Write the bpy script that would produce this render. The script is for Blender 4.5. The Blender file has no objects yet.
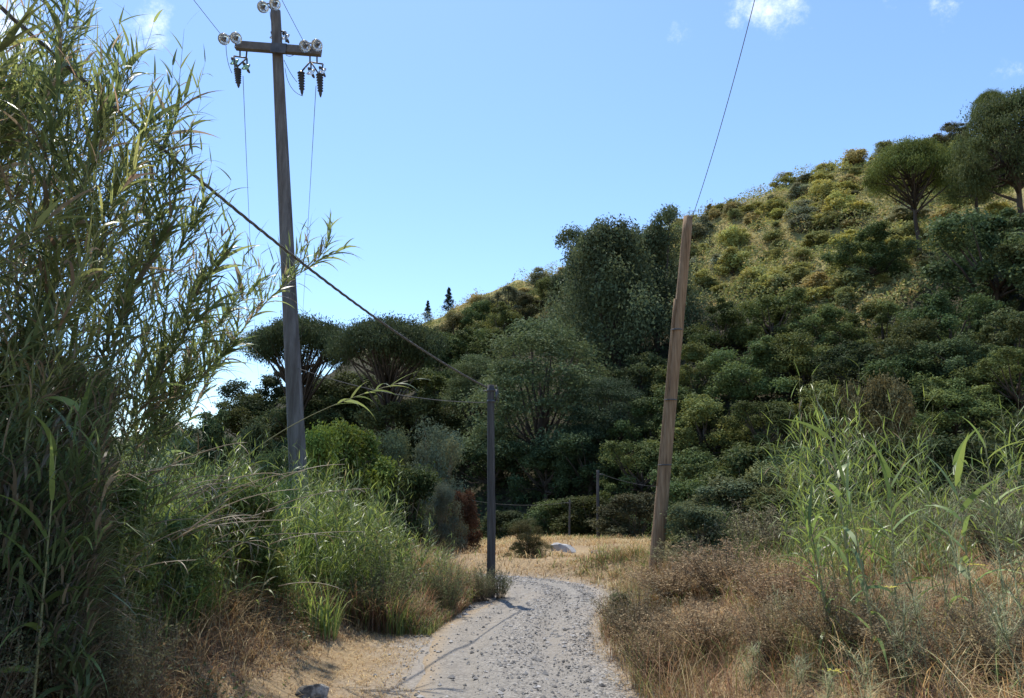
import bpy, math, random
import numpy as np
from mathutils import Vector, Matrix

R = math.radians
F, W2, H2 = 768.0, 512.0, 349.0
CAMZ, PITCH = 2.2, math.atan(131/768)
SC = bpy.context.scene
COL = SC.collection
rng = np.random.default_rng(7)

# ------------------------------------------------------------------ placing
def at(px, py, Y):
    dx = (px-W2)/F; dv = (H2-py)/F
    dy = math.cos(PITCH)-dv*math.sin(PITCH); dz = math.sin(PITCH)+dv*math.cos(PITCH)
    s = Y/dy
    return Vector((dx*s, Y, CAMZ+dz*s))

def pix(p):
    x, y, z = p[0], p[1], p[2]-CAMZ
    d = y*math.cos(PITCH)+z*math.sin(PITCH); v = -y*math.sin(PITCH)+z*math.cos(PITCH)
    return W2+F*x/d, H2-F*v/d

# ------------------------------------------------------------------ value noise
_perm = np.random.default_rng(3).random((64, 64))
def vnoise(x, y):
    x = np.asarray(x, float); y = np.asarray(y, float)
    xi = np.floor(x).astype(int); yi = np.floor(y).astype(int)
    fx = x-xi; fy = y-yi
    fx = fx*fx*(3-2*fx); fy = fy*fy*(3-2*fy)
    g = lambda a, b: _perm[a % 64, b % 64]
    return (g(xi, yi)*(1-fx)+g(xi+1, yi)*fx)*(1-fy)+(g(xi, yi+1)*(1-fx)+g(xi+1, yi+1)*fx)*fy
def fbm(x, y, o=4):
    s = 0; a = .5
    for i in range(o):
        s = s+a*vnoise(x*2**i+17*i, y*2**i+5*i); a *= .5
    return s
def sstep(a, b, x):
    t = np.clip((np.asarray(x, float)-a)/(b-a), 0, 1)
    return t*t*(3-2*t)

# ------------------------------------------------------------------ the track outline
def catmull(pts, n):
    P = np.array(pts, float); P = np.vstack([2*P[0]-P[1], P, 2*P[-1]-P[-2]])
    out = []
    m = len(P)-3
    for q in np.linspace(0, m-1e-6, n):
        i = int(q); t = q-i
        a, b, c, d = P[i], P[i+1], P[i+2], P[i+3]
        out.append(.5*((2*b)+(-a+c)*t+(2*a-5*b+4*c-d)*t*t+(-a+3*b-3*c+d)*t**3))
    return np.array(out)
def track_pair(n):
    r, l = catmull(RE, 3000), catmull(LE, 3000); c = (r+l)/2
    q = np.concatenate([[0], np.cumsum(np.linalg.norm(np.diff(c, axis=0), axis=1))]); u = np.linspace(0, q[-1], n)
    f = lambda a: np.stack([np.interp(u, q, a[:, 0]), np.interp(u, q, a[:, 1])], 1)
    return f(r), f(l)
RE = [(1.15,-7),(1.15,2),(1.18,7.75),(1.08,10.4),(1.36,13.5),(1.62,15.4),(1.55,16.6),(1.15,17.4),(.35,18.1),(-1.5,19.1),(-5,20.5),(-12,23.5)]
LE = [(-1.15,-7),(-1.15,2),(-1.11,7.8),(-1.2,10.8),(-.82,13.0),(-.42,14.1),(-.2,14.9),(-.3,15.7),(-.9,16.3),(-2.6,17.1),(-6,18.4),(-13,21.2)]
REc, LEc = track_pair(300)
CL = (REc+LEc)/2; HW = np.linalg.norm(REc-LEc, axis=1)/2
def road_d(x, y):
    """distance outside the track's edge (negative on it)"""
    x = np.asarray(x, float).ravel(); y = np.asarray(y, float).ravel()
    out = np.full(x.shape, 99.0)
    m = (np.abs(x) < 30) & (y > -20) & (y < 45)
    idx = np.where(m)[0]
    for c in range(0, len(idx), 20000):
        k = idx[c:c+20000]
        d = np.hypot(x[k, None]-CL[None, :, 0], y[k, None]-CL[None, :, 1])-HW[None]
        out[k] = d.min(1)
    return out

U_ = [-1.2,-.6,-.4,-.27,-.15,-.05,.0625,.15,.232,.33,.44,.56,.667,.9]
E_ = [.05,.05,.06,.115,.185,.232,.272,.315,.338,.372,.402,.44,.47,.50]
D0_ = [60,60,60,62,62,60,55,50,45,41,38,36,34,30]
DR_ = [130,130,130,130,135,135,132,128,124,120,117,114,110,105]
def height(x, y, detail=True):
    shp = np.shape(x)
    x = np.asarray(x, float).ravel(); y = np.asarray(y, float).ravel()
    d = road_d(x, y)
    ymask = 1-sstep(15.5, 21, y)
    left = sstep(0.0, 1.0, (-x+.3))
    AL = (1.0*sstep(.5, 3.2, d)+.35*sstep(3, 7, d))*left*(1-sstep(17, 24, y))
    AR = (.75*sstep(.1, 1.7, d)+.45*sstep(1.5, 5, d)+.5*sstep(4.5, 11, d))*(1-left)*(1-sstep(14, 23, y)*.88)
    z = AL+AR
    z = z-1.7*sstep(18, 60, y)
    bump = (fbm(x*.9, y*.9)-.47)*.35*sstep(.1, 2, d)
    z = z+bump*(y < 60)
    # the hill
    yy = np.maximum(y, 1.0); u = np.clip(x/yy, -1.2, .9)
    e = np.interp(u, U_, E_); d0 = np.interp(u, U_, D0_); dr = np.interp(u, U_, DR_)
    zr = CAMZ+e*dr
    t = np.clip((y-d0)/(dr-d0), 0, 1)
    hill = (zr+1.7)*(t**1.05)
    over = np.maximum(y-dr, 0)
    hill = np.where(over > 0, (zr+1.7)*(1-sstep(0, 260, over)), hill)
    hill = hill*(y > 5)
    n = (fbm(x*.06+3, y*.06)-.47)*7*t*np.clip(1-over/50, .0, 1)+(fbm(x*.25, y*.25)-.47)*1.6*sstep(0, .2, t)
    z = z+hill+n*(y > 20)
    z = np.where(d < .25, z*sstep(0, .25, d), z)
    z = z-.12*(1-sstep(-.55, -.34, d))
    return z.reshape(shp)
def hz(x, y): return float(height(np.array([x]), np.array([y]))[0])

# ------------------------------------------------------------------ geometry accumulator
class Geo:
    def __init__(s): s.v=[]; s.q=[]; s.t=[]; s.c=[]; s.n=0
    def add(s, v, quads=None, tris=None, col=(1,1,1)):
        v = np.asarray(v, float).reshape(-1, 3)
        c = np.asarray(col, float)
        if c.ndim == 1: c = np.tile(c, (len(v), 1))
        s.v.append(v); s.c.append(c)
        if quads is not None and len(quads): s.q.append(np.asarray(quads, int)+s.n)
        if tris is not None and len(tris): s.t.append(np.asarray(tris, int)+s.n)
        s.n += len(v)
    def mesh(s, name, smooth=True):
        me = bpy.data.meshes.new(name)
        v = np.vstack(s.v); c = np.vstack(s.c)
        q = np.vstack(s.q) if s.q else np.zeros((0, 4), int)
        t = np.vstack(s.t) if s.t else np.zeros((0, 3), int)
        me.vertices.add(len(v)); me.vertices.foreach_set('co', v.astype(np.float32).ravel())
        loops = np.concatenate([q.ravel(), t.ravel()]).astype(np.int32)
        me.loops.add(len(loops)); me.loops.foreach_set('vertex_index', loops)
        starts = np.concatenate([np.arange(len(q))*4, len(q)*4+np.arange(len(t))*3]).astype(np.int32)
        me.polygons.add(len(starts)); me.polygons.foreach_set('loop_start', starts)
        a = me.attributes.new('Col', 'FLOAT_COLOR', 'POINT')
        a.data.foreach_set('color', np.hstack([c, np.ones((len(c), 1))]).astype(np.float32).ravel())
        me.polygons.foreach_set('use_smooth', np.full(len(starts), smooth, dtype=bool))
        me.update(calc_edges=True); me.validate()
        return me

def tube(g, pts, rad, sides=6, col=(1,1,1), cap=True):
    P = np.array([list(p) for p in pts], float); n = len(P)
    rad = np.full(n, rad) if np.isscalar(rad) else np.asarray(rad, float)
    T = np.gradient(P, axis=0); T /= np.linalg.norm(T, axis=1)[:, None]+1e-9
    ref = np.array([0,0,1.]) if abs(T[:, 2]).mean() < .8 else np.array([1.,0,0])
    A = np.cross(T, ref); A /= np.linalg.norm(A, axis=1)[:, None]+1e-9
    B = np.cross(T, A)
    ang = np.arange(sides)*2*math.pi/sides
    V = P[:, None]+rad[:, None, None]*(np.cos(ang)[None, :, None]*A[:, None]+np.sin(ang)[None, :, None]*B[:, None])
    V = V.reshape(-1, 3)
    Q = [(i*sides+j, i*sides+(j+1) % sides, (i+1)*sides+(j+1) % sides, (i+1)*sides+j) for i in range(n-1) for j in range(sides)]
    Tr = []
    if cap:
        V = np.vstack([V, P[:1], P[-1:]]); a = n*sides
        Tr = [(a, (j+1) % sides, j) for j in range(sides)]+[(a+1, (n-1)*sides+j, (n-1)*sides+(j+1) % sides) for j in range(sides)]
    g.add(V, Q, Tr, col)

def box(g, c, s, M=None, col=(1,1,1)):
    V = np.array([(x, y, z) for x in (-.5,.5) for y in (-.5,.5) for z in (-.5,.5)])*np.array(s)
    if M is not None: V = V@np.array(M).T
    V = V+np.array(list(c))
    g.add(V, [(0,1,3,2),(4,6,7,5),(0,4,5,1),(2,3,7,6),(0,2,6,4),(1,5,7,3)], None, col)

def lathe(g, prof, M, sides=12, col=(1,1,1)):
    """prof: (radius, height) along the local z axis; M a 4x4"""
    n = len(prof); V = []
    for r, z in prof:
        for j in range(sides):
            a = j*2*math.pi/sides; V.append(M@Vector((r*math.cos(a), r*math.sin(a), z)))
    V.append(M@Vector((0,0,prof[0][1]))); V.append(M@Vector((0,0,prof[-1][1])))
    Q = [(i*sides+j, i*sides+(j+1) % sides, (i+1)*sides+(j+1) % sides, (i+1)*sides+j) for i in range(n-1) for j in range(sides)]
    a = n*sides
    T = [(a, (j+1) % sides, j) for j in range(sides)]+[(a+1, (n-1)*sides+j, (n-1)*sides+(j+1) % sides) for j in range(sides)]
    g.add([tuple(v) for v in V], Q, T, col)

def blades(g, pos, h, w, az, lean, curl, col, segs=4, twist=None):
    """thin curved strips; lean = sideways reach at the tip / length, curl = droop"""
    pos = np.asarray(pos, float); N = len(pos)
    if N == 0: return
    h, w, az, lean, curl = [np.broadcast_to(np.asarray(k, float), (N,)) for k in (h, w, az, lean, curl)]
    col = np.broadcast_to(np.asarray(col, float), (N, 3))
    tw = az+math.pi/2 if twist is None else twist
    dirx, diry = np.cos(az), np.sin(az); sx, sy = np.cos(tw), np.sin(tw)
    V = np.zeros((N, 2*segs+1, 3)); C = np.zeros((N, 2*segs+1, 3))
    for k in range(segs+1):
        t = k/segs
        out = h*(lean*t**1.6+curl*.35*t**3); up = h*(t*np.sqrt(np.clip(1-.55*lean*lean, .15, 1))-curl*.55*t**3)
        c = np.stack([pos[:, 0]+dirx*out, pos[:, 1]+diry*out, pos[:, 2]+up], 1)
        ww = w*.5*min(1.0, (1-t)*1.6+.0)*(.55+.45*min(1, t*4))
        cc = col*(1+.12*t)
        if k < segs:
            o = np.stack([sx*ww, sy*ww, 0*ww], 1)
            V[:, 2*k] = c-o; V[:, 2*k+1] = c+o; C[:, 2*k] = cc; C[:, 2*k+1] = cc
        else:
            V[:, 2*segs] = c; C[:, 2*segs] = cc
    n = 2*segs+1; base = (np.arange(N)*n)[:, None]
    Q = np.concatenate([base+np.array([[2*k, 2*k+1, 2*k+3, 2*k+2]]) for k in range(segs-1)])
    T = base+np.array([[2*segs-2, 2*segs-1, 2*segs]])
    g.add(V.reshape(-1, 3), Q, T, C.reshape(-1, 3))

def leaves(g, P, N, size, asp, col, T=None):
    """folded diamond leaves at P facing N"""
    P = np.asarray(P, float); N = np.asarray(N, float); n = len(P)
    N = N/(np.linalg.norm(N, axis=1)[:, None]+1e-9)
    if T is None: T = rng.normal(size=(n, 3))
    T = T-(T*N).sum(1)[:, None]*N; T /= np.linalg.norm(T, axis=1)[:, None]+1e-9
    B = np.cross(N, T)
    size = np.broadcast_to(np.asarray(size, float), (n,))[:, None]
    a = P-T*size*.5; b = P+T*size*.5
    l = P+B*size*asp*.5-T*size*.05+N*size*.1; r = P-B*size*asp*.5-T*size*.05+N*size*.1
    V = np.stack([a, l, b, r], 1).reshape(-1, 3)
    i = (np.arange(n)*4)[:, None]
    C = np.repeat(np.broadcast_to(np.asarray(col, float), (n, 3)), 4, axis=0)
    g.add(V, None, np.concatenate([i+np.array([[0,1,2]]), i+np.array([[0,2,3]])]), C)

# ------------------------------------------------------------------ materials
def nt(name):
    m = bpy.data.materials.new(name); m.use_nodes = True
    t = m.node_tree; t.nodes.clear()
    return m, t
def N_(t, ty, **kw):
    n = t.nodes.new(ty)
    for k, v in kw.items():
        if k.startswith('i_'): n.inputs[k[2:].replace('_', ' ')].default_value = v
        else: setattr(n, k, v)
    return n
def mixc(t, fac, a, b, blend='MIX'):
    n = t.nodes.new('ShaderNodeMix'); n.data_type = 'RGBA'; n.blend_type = blend; n.clamp_factor = True
    for s, v in ((n.inputs[0], fac), (n.inputs[6], a), (n.inputs[7], b)):
        if hasattr(v, 'links'): t.links.new(v, s)
        elif isinstance(v, (int, float)): s.default_value = v
        else: s.default_value = (*v, 1)
    return n.outputs[2]
def noise(t, scale, detail=4, rough=.6, coord=None, vec=None):
    n = N_(t, 'ShaderNodeTexNoise'); n.inputs['Scale'].default_value = scale; n.inputs['Detail'].default_value = detail; n.inputs['Roughness'].default_value = rough
    if vec is not None: t.links.new(vec, n.inputs['Vector'])
    return n.outputs['Fac']
def ramp(t, src, stops):
    n = N_(t, 'ShaderNodeValToRGB'); e = n.color_ramp.elements
    while len(e) < len(stops): e.new(.5)
    for k, (p, c) in zip(e, stops):
        k.position = p; k.color = (c, c, c, 1) if isinstance(c, (int, float)) else (*c, 1)
    t.links.new(src, n.inputs[0]); return n.outputs[0]

def leaf_mat(name, transl=.3, rough=.55, spec=.25, var=.38):
    m, t = nt(name)
    a = N_(t, 'ShaderNodeAttribute', attribute_name='Col'); o = N_(t, 'ShaderNodeObjectInfo'); gm = N_(t, 'ShaderNodeNewGeometry')
    c = mixc(t, 1.0, a.outputs['Color'], o.outputs['Color'], 'MULTIPLY')
    hsv = N_(t, 'ShaderNodeHueSaturation')
    mr = N_(t, 'ShaderNodeMapRange'); mr.inputs[3].default_value = 1-var; mr.inputs[4].default_value = 1+var
    t.links.new(gm.outputs['Random Per Island'], mr.inputs[0]); t.links.new(mr.outputs[0], hsv.inputs['Value'])
    t.links.new(c, hsv.inputs['Color'])
    p = N_(t, 'ShaderNodeBsdfPrincipled'); p.inputs['Roughness'].default_value = rough; p.inputs['Specular IOR Level'].default_value = spec
    tr = N_(t, 'ShaderNodeBsdfTranslucent')
    hs2 = N_(t, 'ShaderNodeHueSaturation'); hs2.inputs['Value'].default_value = 1.25; hs2.inputs['Hue'].default_value = .485; hs2.inputs['Saturation'].default_value = 1.1
    t.links.new(hsv.outputs[0], hs2.inputs['Color'])
    t.links.new(hsv.outputs[0], p.inputs['Base Color']); t.links.new(hs2.outputs[0], tr.inputs['Color'])
    mx = N_(t, 'ShaderNodeMixShader'); mx.inputs[0].default_value = transl
    t.links.new(p.outputs[0], mx.inputs[1]); t.links.new(tr.outputs[0], mx.inputs[2])
    out = N_(t, 'ShaderNodeOutputMaterial'); t.links.new(mx.outputs[0], out.inputs[0])
    return m

def solid_mat(name, stops, scale=6, rough=.8, bump=.3, bscale=40, spec=.3, metal=0, stretch=(1,1,1), coord='Object', trans=0):
    m, t = nt(name)
    tc = N_(t, 'ShaderNodeTexCoord'); mp = N_(t, 'ShaderNodeMapping'); mp.inputs['Scale'].default_value = stretch
    t.links.new(tc.outputs[coord], mp.inputs[0])
    n1 = noise(t, scale, 6, .65, vec=mp.outputs[0])
    c = ramp(t, n1, stops)
    p = N_(t, 'ShaderNodeBsdfPrincipled'); p.inputs['Roughness'].default_value = rough; p.inputs['Specular IOR Level'].default_value = spec; p.inputs['Metallic'].default_value = metal
    p.inputs['Transmission Weight'].default_value = trans
    t.links.new(c, p.inputs['Base Color'])
    if bump:
        b = N_(t, 'ShaderNodeBump'); b.inputs['Strength'].default_value = bump; b.inputs['Distance'].default_value = .02
        t.links.new(noise(t, bscale, 5, .7, vec=mp.outputs[0]), b.inputs['Height']); t.links.new(b.outputs[0], p.inputs['Normal'])
    out = N_(t, 'ShaderNodeOutputMaterial'); t.links.new(p.outputs[0], out.inputs[0])
    return m

M = {}
M['leaf'] = leaf_mat('foliage', .24, .7, .08, .22)
M['blade'] = leaf_mat('grass_blades', .4, .5, .3, .3)
M['dryblade'] = leaf_mat('dry_blades', .25, .7, .15)
M['reed'] = leaf_mat('reed_leaves', .45, .4, .45, .3)
M['bark'] = solid_mat('bark', [(.3,(.045,.035,.028)),(.7,(.12,.095,.075))], 5, .95, .6, 18, .1)
M['twig'] = solid_mat('twigs', [(.3,(.10,.075,.05)),(.7,(.22,.17,.115))], 9, .9, .3, 30, .1)
M['cane'] = leaf_mat('cane_stems', 0, .5, .4)
M['concrete'] = solid_mat('weathered_concrete', [(.25,(.06,.05,.045)),(.45,(.115,.103,.095)),(.6,(.17,.158,.15)),(.8,(.29,.275,.265))], 3, .9, .4, 30, .2, 0, (3,3,.35))
M['armconcrete'] = solid_mat('arm_concrete', [(.3,(.09,.082,.077)),(.7,(.20,.187,.178))], 3, .9, .4, 30, .2)
M['wood'] = solid_mat('pole_wood', [(.25,(.085,.05,.028)),(.45,(.23,.145,.082)),(.6,(.31,.205,.12)),(.8,(.44,.32,.205))], 5, .85, .7, 14, .2, 0, (5,5,.3))
M['greywood'] = solid_mat('grey_pole_wood', [(.25,(.04,.035,.032)),(.5,(.085,.076,.07)),(.75,(.16,.145,.135))], 4, .9, .5, 14, .2, 0, (5,5,.3))
M['steel'] = solid_mat('galvanised_steel', [(.3,(.05,.05,.055)),(.7,(.13,.13,.135))], 8, .55, .1, 40, .4, .4)
M['arrester'] = solid_mat('dark_rubber', [(.3,(.012,.013,.015)),(.7,(.03,.03,.032))], 8, .45, 0, 40, .5)
M['glass'] = solid_mat('insulator_glass', [(.3,(.70,.70,.66)),(.7,(.85,.86,.82))], 8, .06, 0, 40, .5, 0, trans=.85)
M['greenglass'] = solid_mat('green_insulator_glass', [(.3,(.25,.45,.32)),(.7,(.4,.6,.45))], 8, .12, 0, 40, .5, 0, trans=.5)
M['cable'] = solid_mat('cable_sheath', [(.3,(.07,.065,.06)),(.7,(.15,.14,.13))], 20, .6, .2, 60, .4)
M['rock'] = solid_mat('lichen_rock', [(.35,(.05,.055,.06)),(.5,(.15,.14,.125)),(.62,(.42,.40,.36))], 9, .9, .8, 30, .2)
M['paleboulder'] = solid_mat('pale_stone', [(.3,(.26,.25,.24)),(.7,(.48,.47,.45))], 3, .85, .5, 12, .2)
M['gravel'] = leaf_mat('gravel_stones', 0, .9, .15)

def ground_mat():
    m, t = nt('ground_earth')
    g = N_(t, 'ShaderNodeNewGeometry'); pos = g.outputs['Position']
    a = N_(t, 'ShaderNodeAttribute', attribute_name='Col')
    n1 = noise(t, 1.1, 8, .7, vec=pos); n2 = noise(t, 14, 8, .75, vec=pos); n3 = noise(t, .12, 5, .65, vec=pos)
    sepc = N_(t, 'ShaderNodeSeparateColor'); t.links.new(a.outputs['Color'], sepc.inputs[0])
    near = ramp(t, n1, [(.3,(.24,.165,.095)),(.5,(.34,.245,.14)),(.7,(.42,.32,.19))])
    near = mixc(t, .5, near, ramp(t, n2, [(.3,(.16,.11,.07)),(.7,(.45,.34,.2))]))
    far = ramp(t, n1, [(.32,(.16,.16,.06)),(.5,(.28,.25,.10)),(.68,(.42,.34,.15))])
    far = mixc(t, ramp(t, n3, [(.42,0.),(.6,.8)]), far, (.30,.215,.09))
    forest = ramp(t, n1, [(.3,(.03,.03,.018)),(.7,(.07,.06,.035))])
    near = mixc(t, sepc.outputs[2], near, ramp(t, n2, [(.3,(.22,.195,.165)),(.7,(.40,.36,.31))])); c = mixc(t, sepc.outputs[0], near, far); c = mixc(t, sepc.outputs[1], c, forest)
    p = N_(t, 'ShaderNodeBsdfPrincipled'); p.inputs['Roughness'].default_value = .95; p.inputs['Specular IOR Level'].default_value = .1
    t.links.new(c, p.inputs['Base Color'])
    b = N_(t, 'ShaderNodeBump'); b.inputs['Strength'].default_value = .7; b.inputs['Distance'].default_value = .05
    t.links.new(noise(t, 25, 8, .75, vec=pos), b.inputs['Height']); t.links.new(b.outputs[0], p.inputs['Normal'])
    out = N_(t, 'ShaderNodeOutputMaterial'); t.links.new(p.outputs[0], out.inputs[0])
    return m
def road_mat():
    m, t = nt('gravel_track')
    g = N_(t, 'ShaderNodeNewGeometry'); pos = g.outputs['Position']
    a = N_(t, 'ShaderNodeAttribute', attribute_name='Col'); sepc = N_(t, 'ShaderNodeSeparateColor'); t.links.new(a.outputs['Color'], sepc.inputs[0])
    v = N_(t, 'ShaderNodeTexVoronoi'); v.inputs['Scale'].default_value = 34; v.inputs['Randomness'].default_value = 1; t.links.new(pos, v.inputs['Vector'])
    v2 = N_(t, 'ShaderNodeTexVoronoi'); v2.inputs['Scale'].default_value = 75; t.links.new(pos, v2.inputs['Vector'])
    sv = N_(t, 'ShaderNodeSeparateColor'); t.links.new(v.outputs['Color'], sv.inputs[0])
    stone = ramp(t, sv.outputs[0], [(0,(.13,.118,.105)),(.5,(.235,.216,.19)),(1,(.41,.38,.335))])
    dust = ramp(t, noise(t, 5, 8, .75, vec=pos), [(.3,(.20,.183,.158)),(.7,(.32,.292,.252))])
    grit = ramp(t, noise(t, 2.2, 6, .7, vec=pos), [(.42,.15),(.62,.85)])
    mm = N_(t, 'ShaderNodeMath', operation='ADD'); mm.use_clamp = True
    t.links.new(sepc.outputs[0], mm.inputs[0])
    ml = N_(t, 'ShaderNodeMath', operation='MULTIPLY'); ml.inputs[1].default_value = .6; t.links.new(grit, ml.inputs[0]); t.links.new(ml.outputs[0], mm.inputs[1])
    c = mixc(t, mm.outputs[0], dust, stone)
    c = mixc(t, sepc.outputs[1], c, (.36,.27,.17))
    p = N_(t, 'ShaderNodeBsdfPrincipled'); p.inputs['Roughness'].default_value = .92; p.inputs['Specular IOR Level'].default_value = .2
    t.links.new(c, p.inputs['Base Color'])
    b = N_(t, 'ShaderNodeBump'); b.inputs['Strength'].default_value = .8; b.inputs['Distance'].default_value = .02
    inv = N_(t, 'ShaderNodeMath', operation='SUBTRACT'); inv.inputs[0].default_value = 1; t.links.new(v.outputs['Distance'], inv.inputs[1])
    ad = N_(t, 'ShaderNodeMath', operation='ADD'); t.links.new(inv.outputs[0], ad.inputs[0]); t.links.new(noise(t, 60, 6, .7, vec=pos), ad.inputs[1])
    t.links.new(ad.outputs[0], b.inputs['Height']); t.links.new(b.outputs[0], p.inputs['Normal'])
    out = N_(t, 'ShaderNodeOutputMaterial'); t.links.new(p.outputs[0], out.inputs[0])
    return m
M['ground'] = ground_mat(); M['road'] = road_mat()

# ------------------------------------------------------------------ objects
def link(name, me, mat, parent=None, color=(1,1,1), smooth=True):
    if isinstance(me, Geo): me = me.mesh(name, smooth)
    if mat is not None and not me.materials: me.materials.append(M[mat])
    o = bpy.data.objects.new(name, me); COL.objects.link(o)
    o.color = (*color, 1)
    if parent is not None: o.parent = parent
    return o
def tag(o, label=None, cat=None, group=None, kind=None):
    for k, v in (('label', label), ('category', cat), ('group', group), ('kind', kind)):
        if v: o[k] = v
    return o
def thing(name, label, cat, loc=(0,0,0), rz=0, group=None, scale=(1,1,1)):
    o = bpy.data.objects.new(name, None); COL.objects.link(o); o.empty_display_size = .2
    o.location = loc; o.rotation_euler = (0,0,rz); o.scale = scale
    return tag(o, label, cat, group)

# ------------------------------------------------------------------ camera, light, sky
cam = bpy.data.cameras.new('camera'); co = bpy.data.objects.new('camera', cam); COL.objects.link(co)
co.location = (0,0,CAMZ); co.rotation_euler = (math.pi/2+PITCH,0,0)
cam.sensor_width = 36; cam.lens = 36*F/1024; cam.clip_end = 9000; cam.clip_start = .05
SC.camera = co
SUN_EL, SUN_AZ = 64, -20          # azimuth from +Y, negative to the left
sd = Vector((math.cos(R(SUN_EL))*math.sin(R(SUN_AZ)), math.cos(R(SUN_EL))*math.cos(R(SUN_AZ)), math.sin(R(SUN_EL))))
sl = bpy.data.lights.new('sun', 'SUN'); sl.energy = 3.3; sl.angle = R(.7); sl.color = (1,.95,.86)
so = bpy.data.objects.new('sun', sl); COL.objects.link(so); so.rotation_euler = (-sd).to_track_quat('-Z', 'Y').to_euler()
so.location = sd*200
w = bpy.data.worlds.new('World'); SC.world = w; w.use_nodes = True
t = w.node_tree; t.nodes.clear()
sky = N_(t, 'ShaderNodeTexSky'); sky.sky_type = 'NISHITA'; sky.sun_disc = False
sky.sun_elevation = R(SUN_EL); sky.sun_rotation = R(SUN_AZ); sky.air_density = 1.0; sky.dust_density = .35; sky.ozone_density = 1.1; sky.altitude = 100
tc = N_(t, 'ShaderNodeTexCoord'); dirv = tc.outputs['Generated']
cn = noise(t, 20, 10, .72, vec=dirv)
total = None
for (px, py, rad, dens) in ((778,-6,.09,.40),(148,24,.06,.33),(152,40,.03,.2),(678,36,.045,.25),(8,30,.07,.5),(942,6,.045,.28),(1012,66,.035,.22),(890,4,.03,.24),(740,18,.04,.22)):
    dv = (at(px, py, 100)-Vector((0,0,CAMZ))).normalized()
    dn = N_(t, 'ShaderNodeVectorMath', operation='DISTANCE'); t.links.new(dirv, dn.inputs[0]); dn.inputs[1].default_value = dv
    mr = N_(t, 'ShaderNodeMapRange'); mr.interpolation_type = 'SMOOTHSTEP'
    mr.inputs[1].default_value = 0; mr.inputs[2].default_value = rad; mr.inputs[3].default_value = dens; mr.inputs[4].default_value = 0
    t.links.new(dn.outputs['Value'], mr.inputs[0])
    if total is None: total = mr.outputs[0]
    else:
        ad = N_(t, 'ShaderNodeMath', operation='MAXIMUM'); t.links.new(total, ad.inputs[0]); t.links.new(mr.outputs[0], ad.inputs[1]); total = ad.outputs[0]
ad = N_(t, 'ShaderNodeMath', operation='ADD'); t.links.new(total, ad.inputs[0]); t.links.new(cn, ad.inputs[1])
cl = N_(t, 'ShaderNodeMapRange'); cl.interpolation_type = 'SMOOTHSTEP'; cl.inputs[1].default_value = .68; cl.inputs[2].default_value = 1.2; cl.inputs[4].default_value = .8
t.links.new(ad.outputs[0], cl.inputs[0])
tint = mixc(t, 1.0, sky.outputs[0], (.655,.765,.88), 'MULTIPLY')
cm = mixc(t, cl.outputs[0], tint, (7.2,7.3,7.5))
bg = N_(t, 'ShaderNodeBackground'); bg.inputs[1].default_value = .15
t.links.new(cm, bg.inputs[0]); ow = N_(t, 'ShaderNodeOutputWorld'); t.links.new(bg.outputs[0], ow.inputs[0])
SC.view_settings.view_transform = 'Standard'; SC.view_settings.look = 'None'; SC.view_settings.gamma = 1; SC.view_settings.exposure = .85
SC.render.engine = 'CYCLES'
SC.cycles.max_bounces = 6; SC.cycles.diffuse_bounces = 3; SC.cycles.transmission_bounces = 4; SC.cycles.transparent_max_bounces = 4
SC.cycles.use_denoising = True

# ------------------------------------------------------------------ forest lower edge of the sunlit slope, in azimuth
FL_U = [-1,-.15,-.05,.1,.2,.26,.35,.42,.47,.53,.58,.67,1]
FL_PY = [390,350,335,300,300,300,300,312,318,300,262,225,190]
def above_forest(x, y, z):
    d = y*math.cos(PITCH)+(z-CAMZ)*math.sin(PITCH); v = -y*math.sin(PITCH)+(z-CAMZ)*math.cos(PITCH)
    py = H2-F*v/d
    return np.interp(x/np.maximum(y, 1), FL_U, FL_PY)-py

# ------------------------------------------------------------------ ground and track
def build_ground():
    n = 300; b = .023
    s = 6*np.sinh(b*np.arange(-n, n+1))
    X, Y = np.meshgrid(s, s+0.0)
    Y = Y+9
    Z = height(X, Y)
    V = np.stack([X, Y, Z], -1).reshape(-1, 3); k = 2*n+1
    i = np.arange((k-1)*(k-1)); r, c = i//(k-1), i % (k-1)
    q = np.stack([r*k+c, r*k+c+1, (r+1)*k+c+1, (r+1)*k+c], 1)
    x, y, z = V.T
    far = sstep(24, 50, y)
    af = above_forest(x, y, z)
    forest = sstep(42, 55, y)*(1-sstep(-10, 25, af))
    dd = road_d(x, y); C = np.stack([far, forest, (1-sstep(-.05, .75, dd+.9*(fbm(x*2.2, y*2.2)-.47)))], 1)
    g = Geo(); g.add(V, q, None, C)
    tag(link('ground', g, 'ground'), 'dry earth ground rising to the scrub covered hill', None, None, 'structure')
build_ground()

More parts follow.
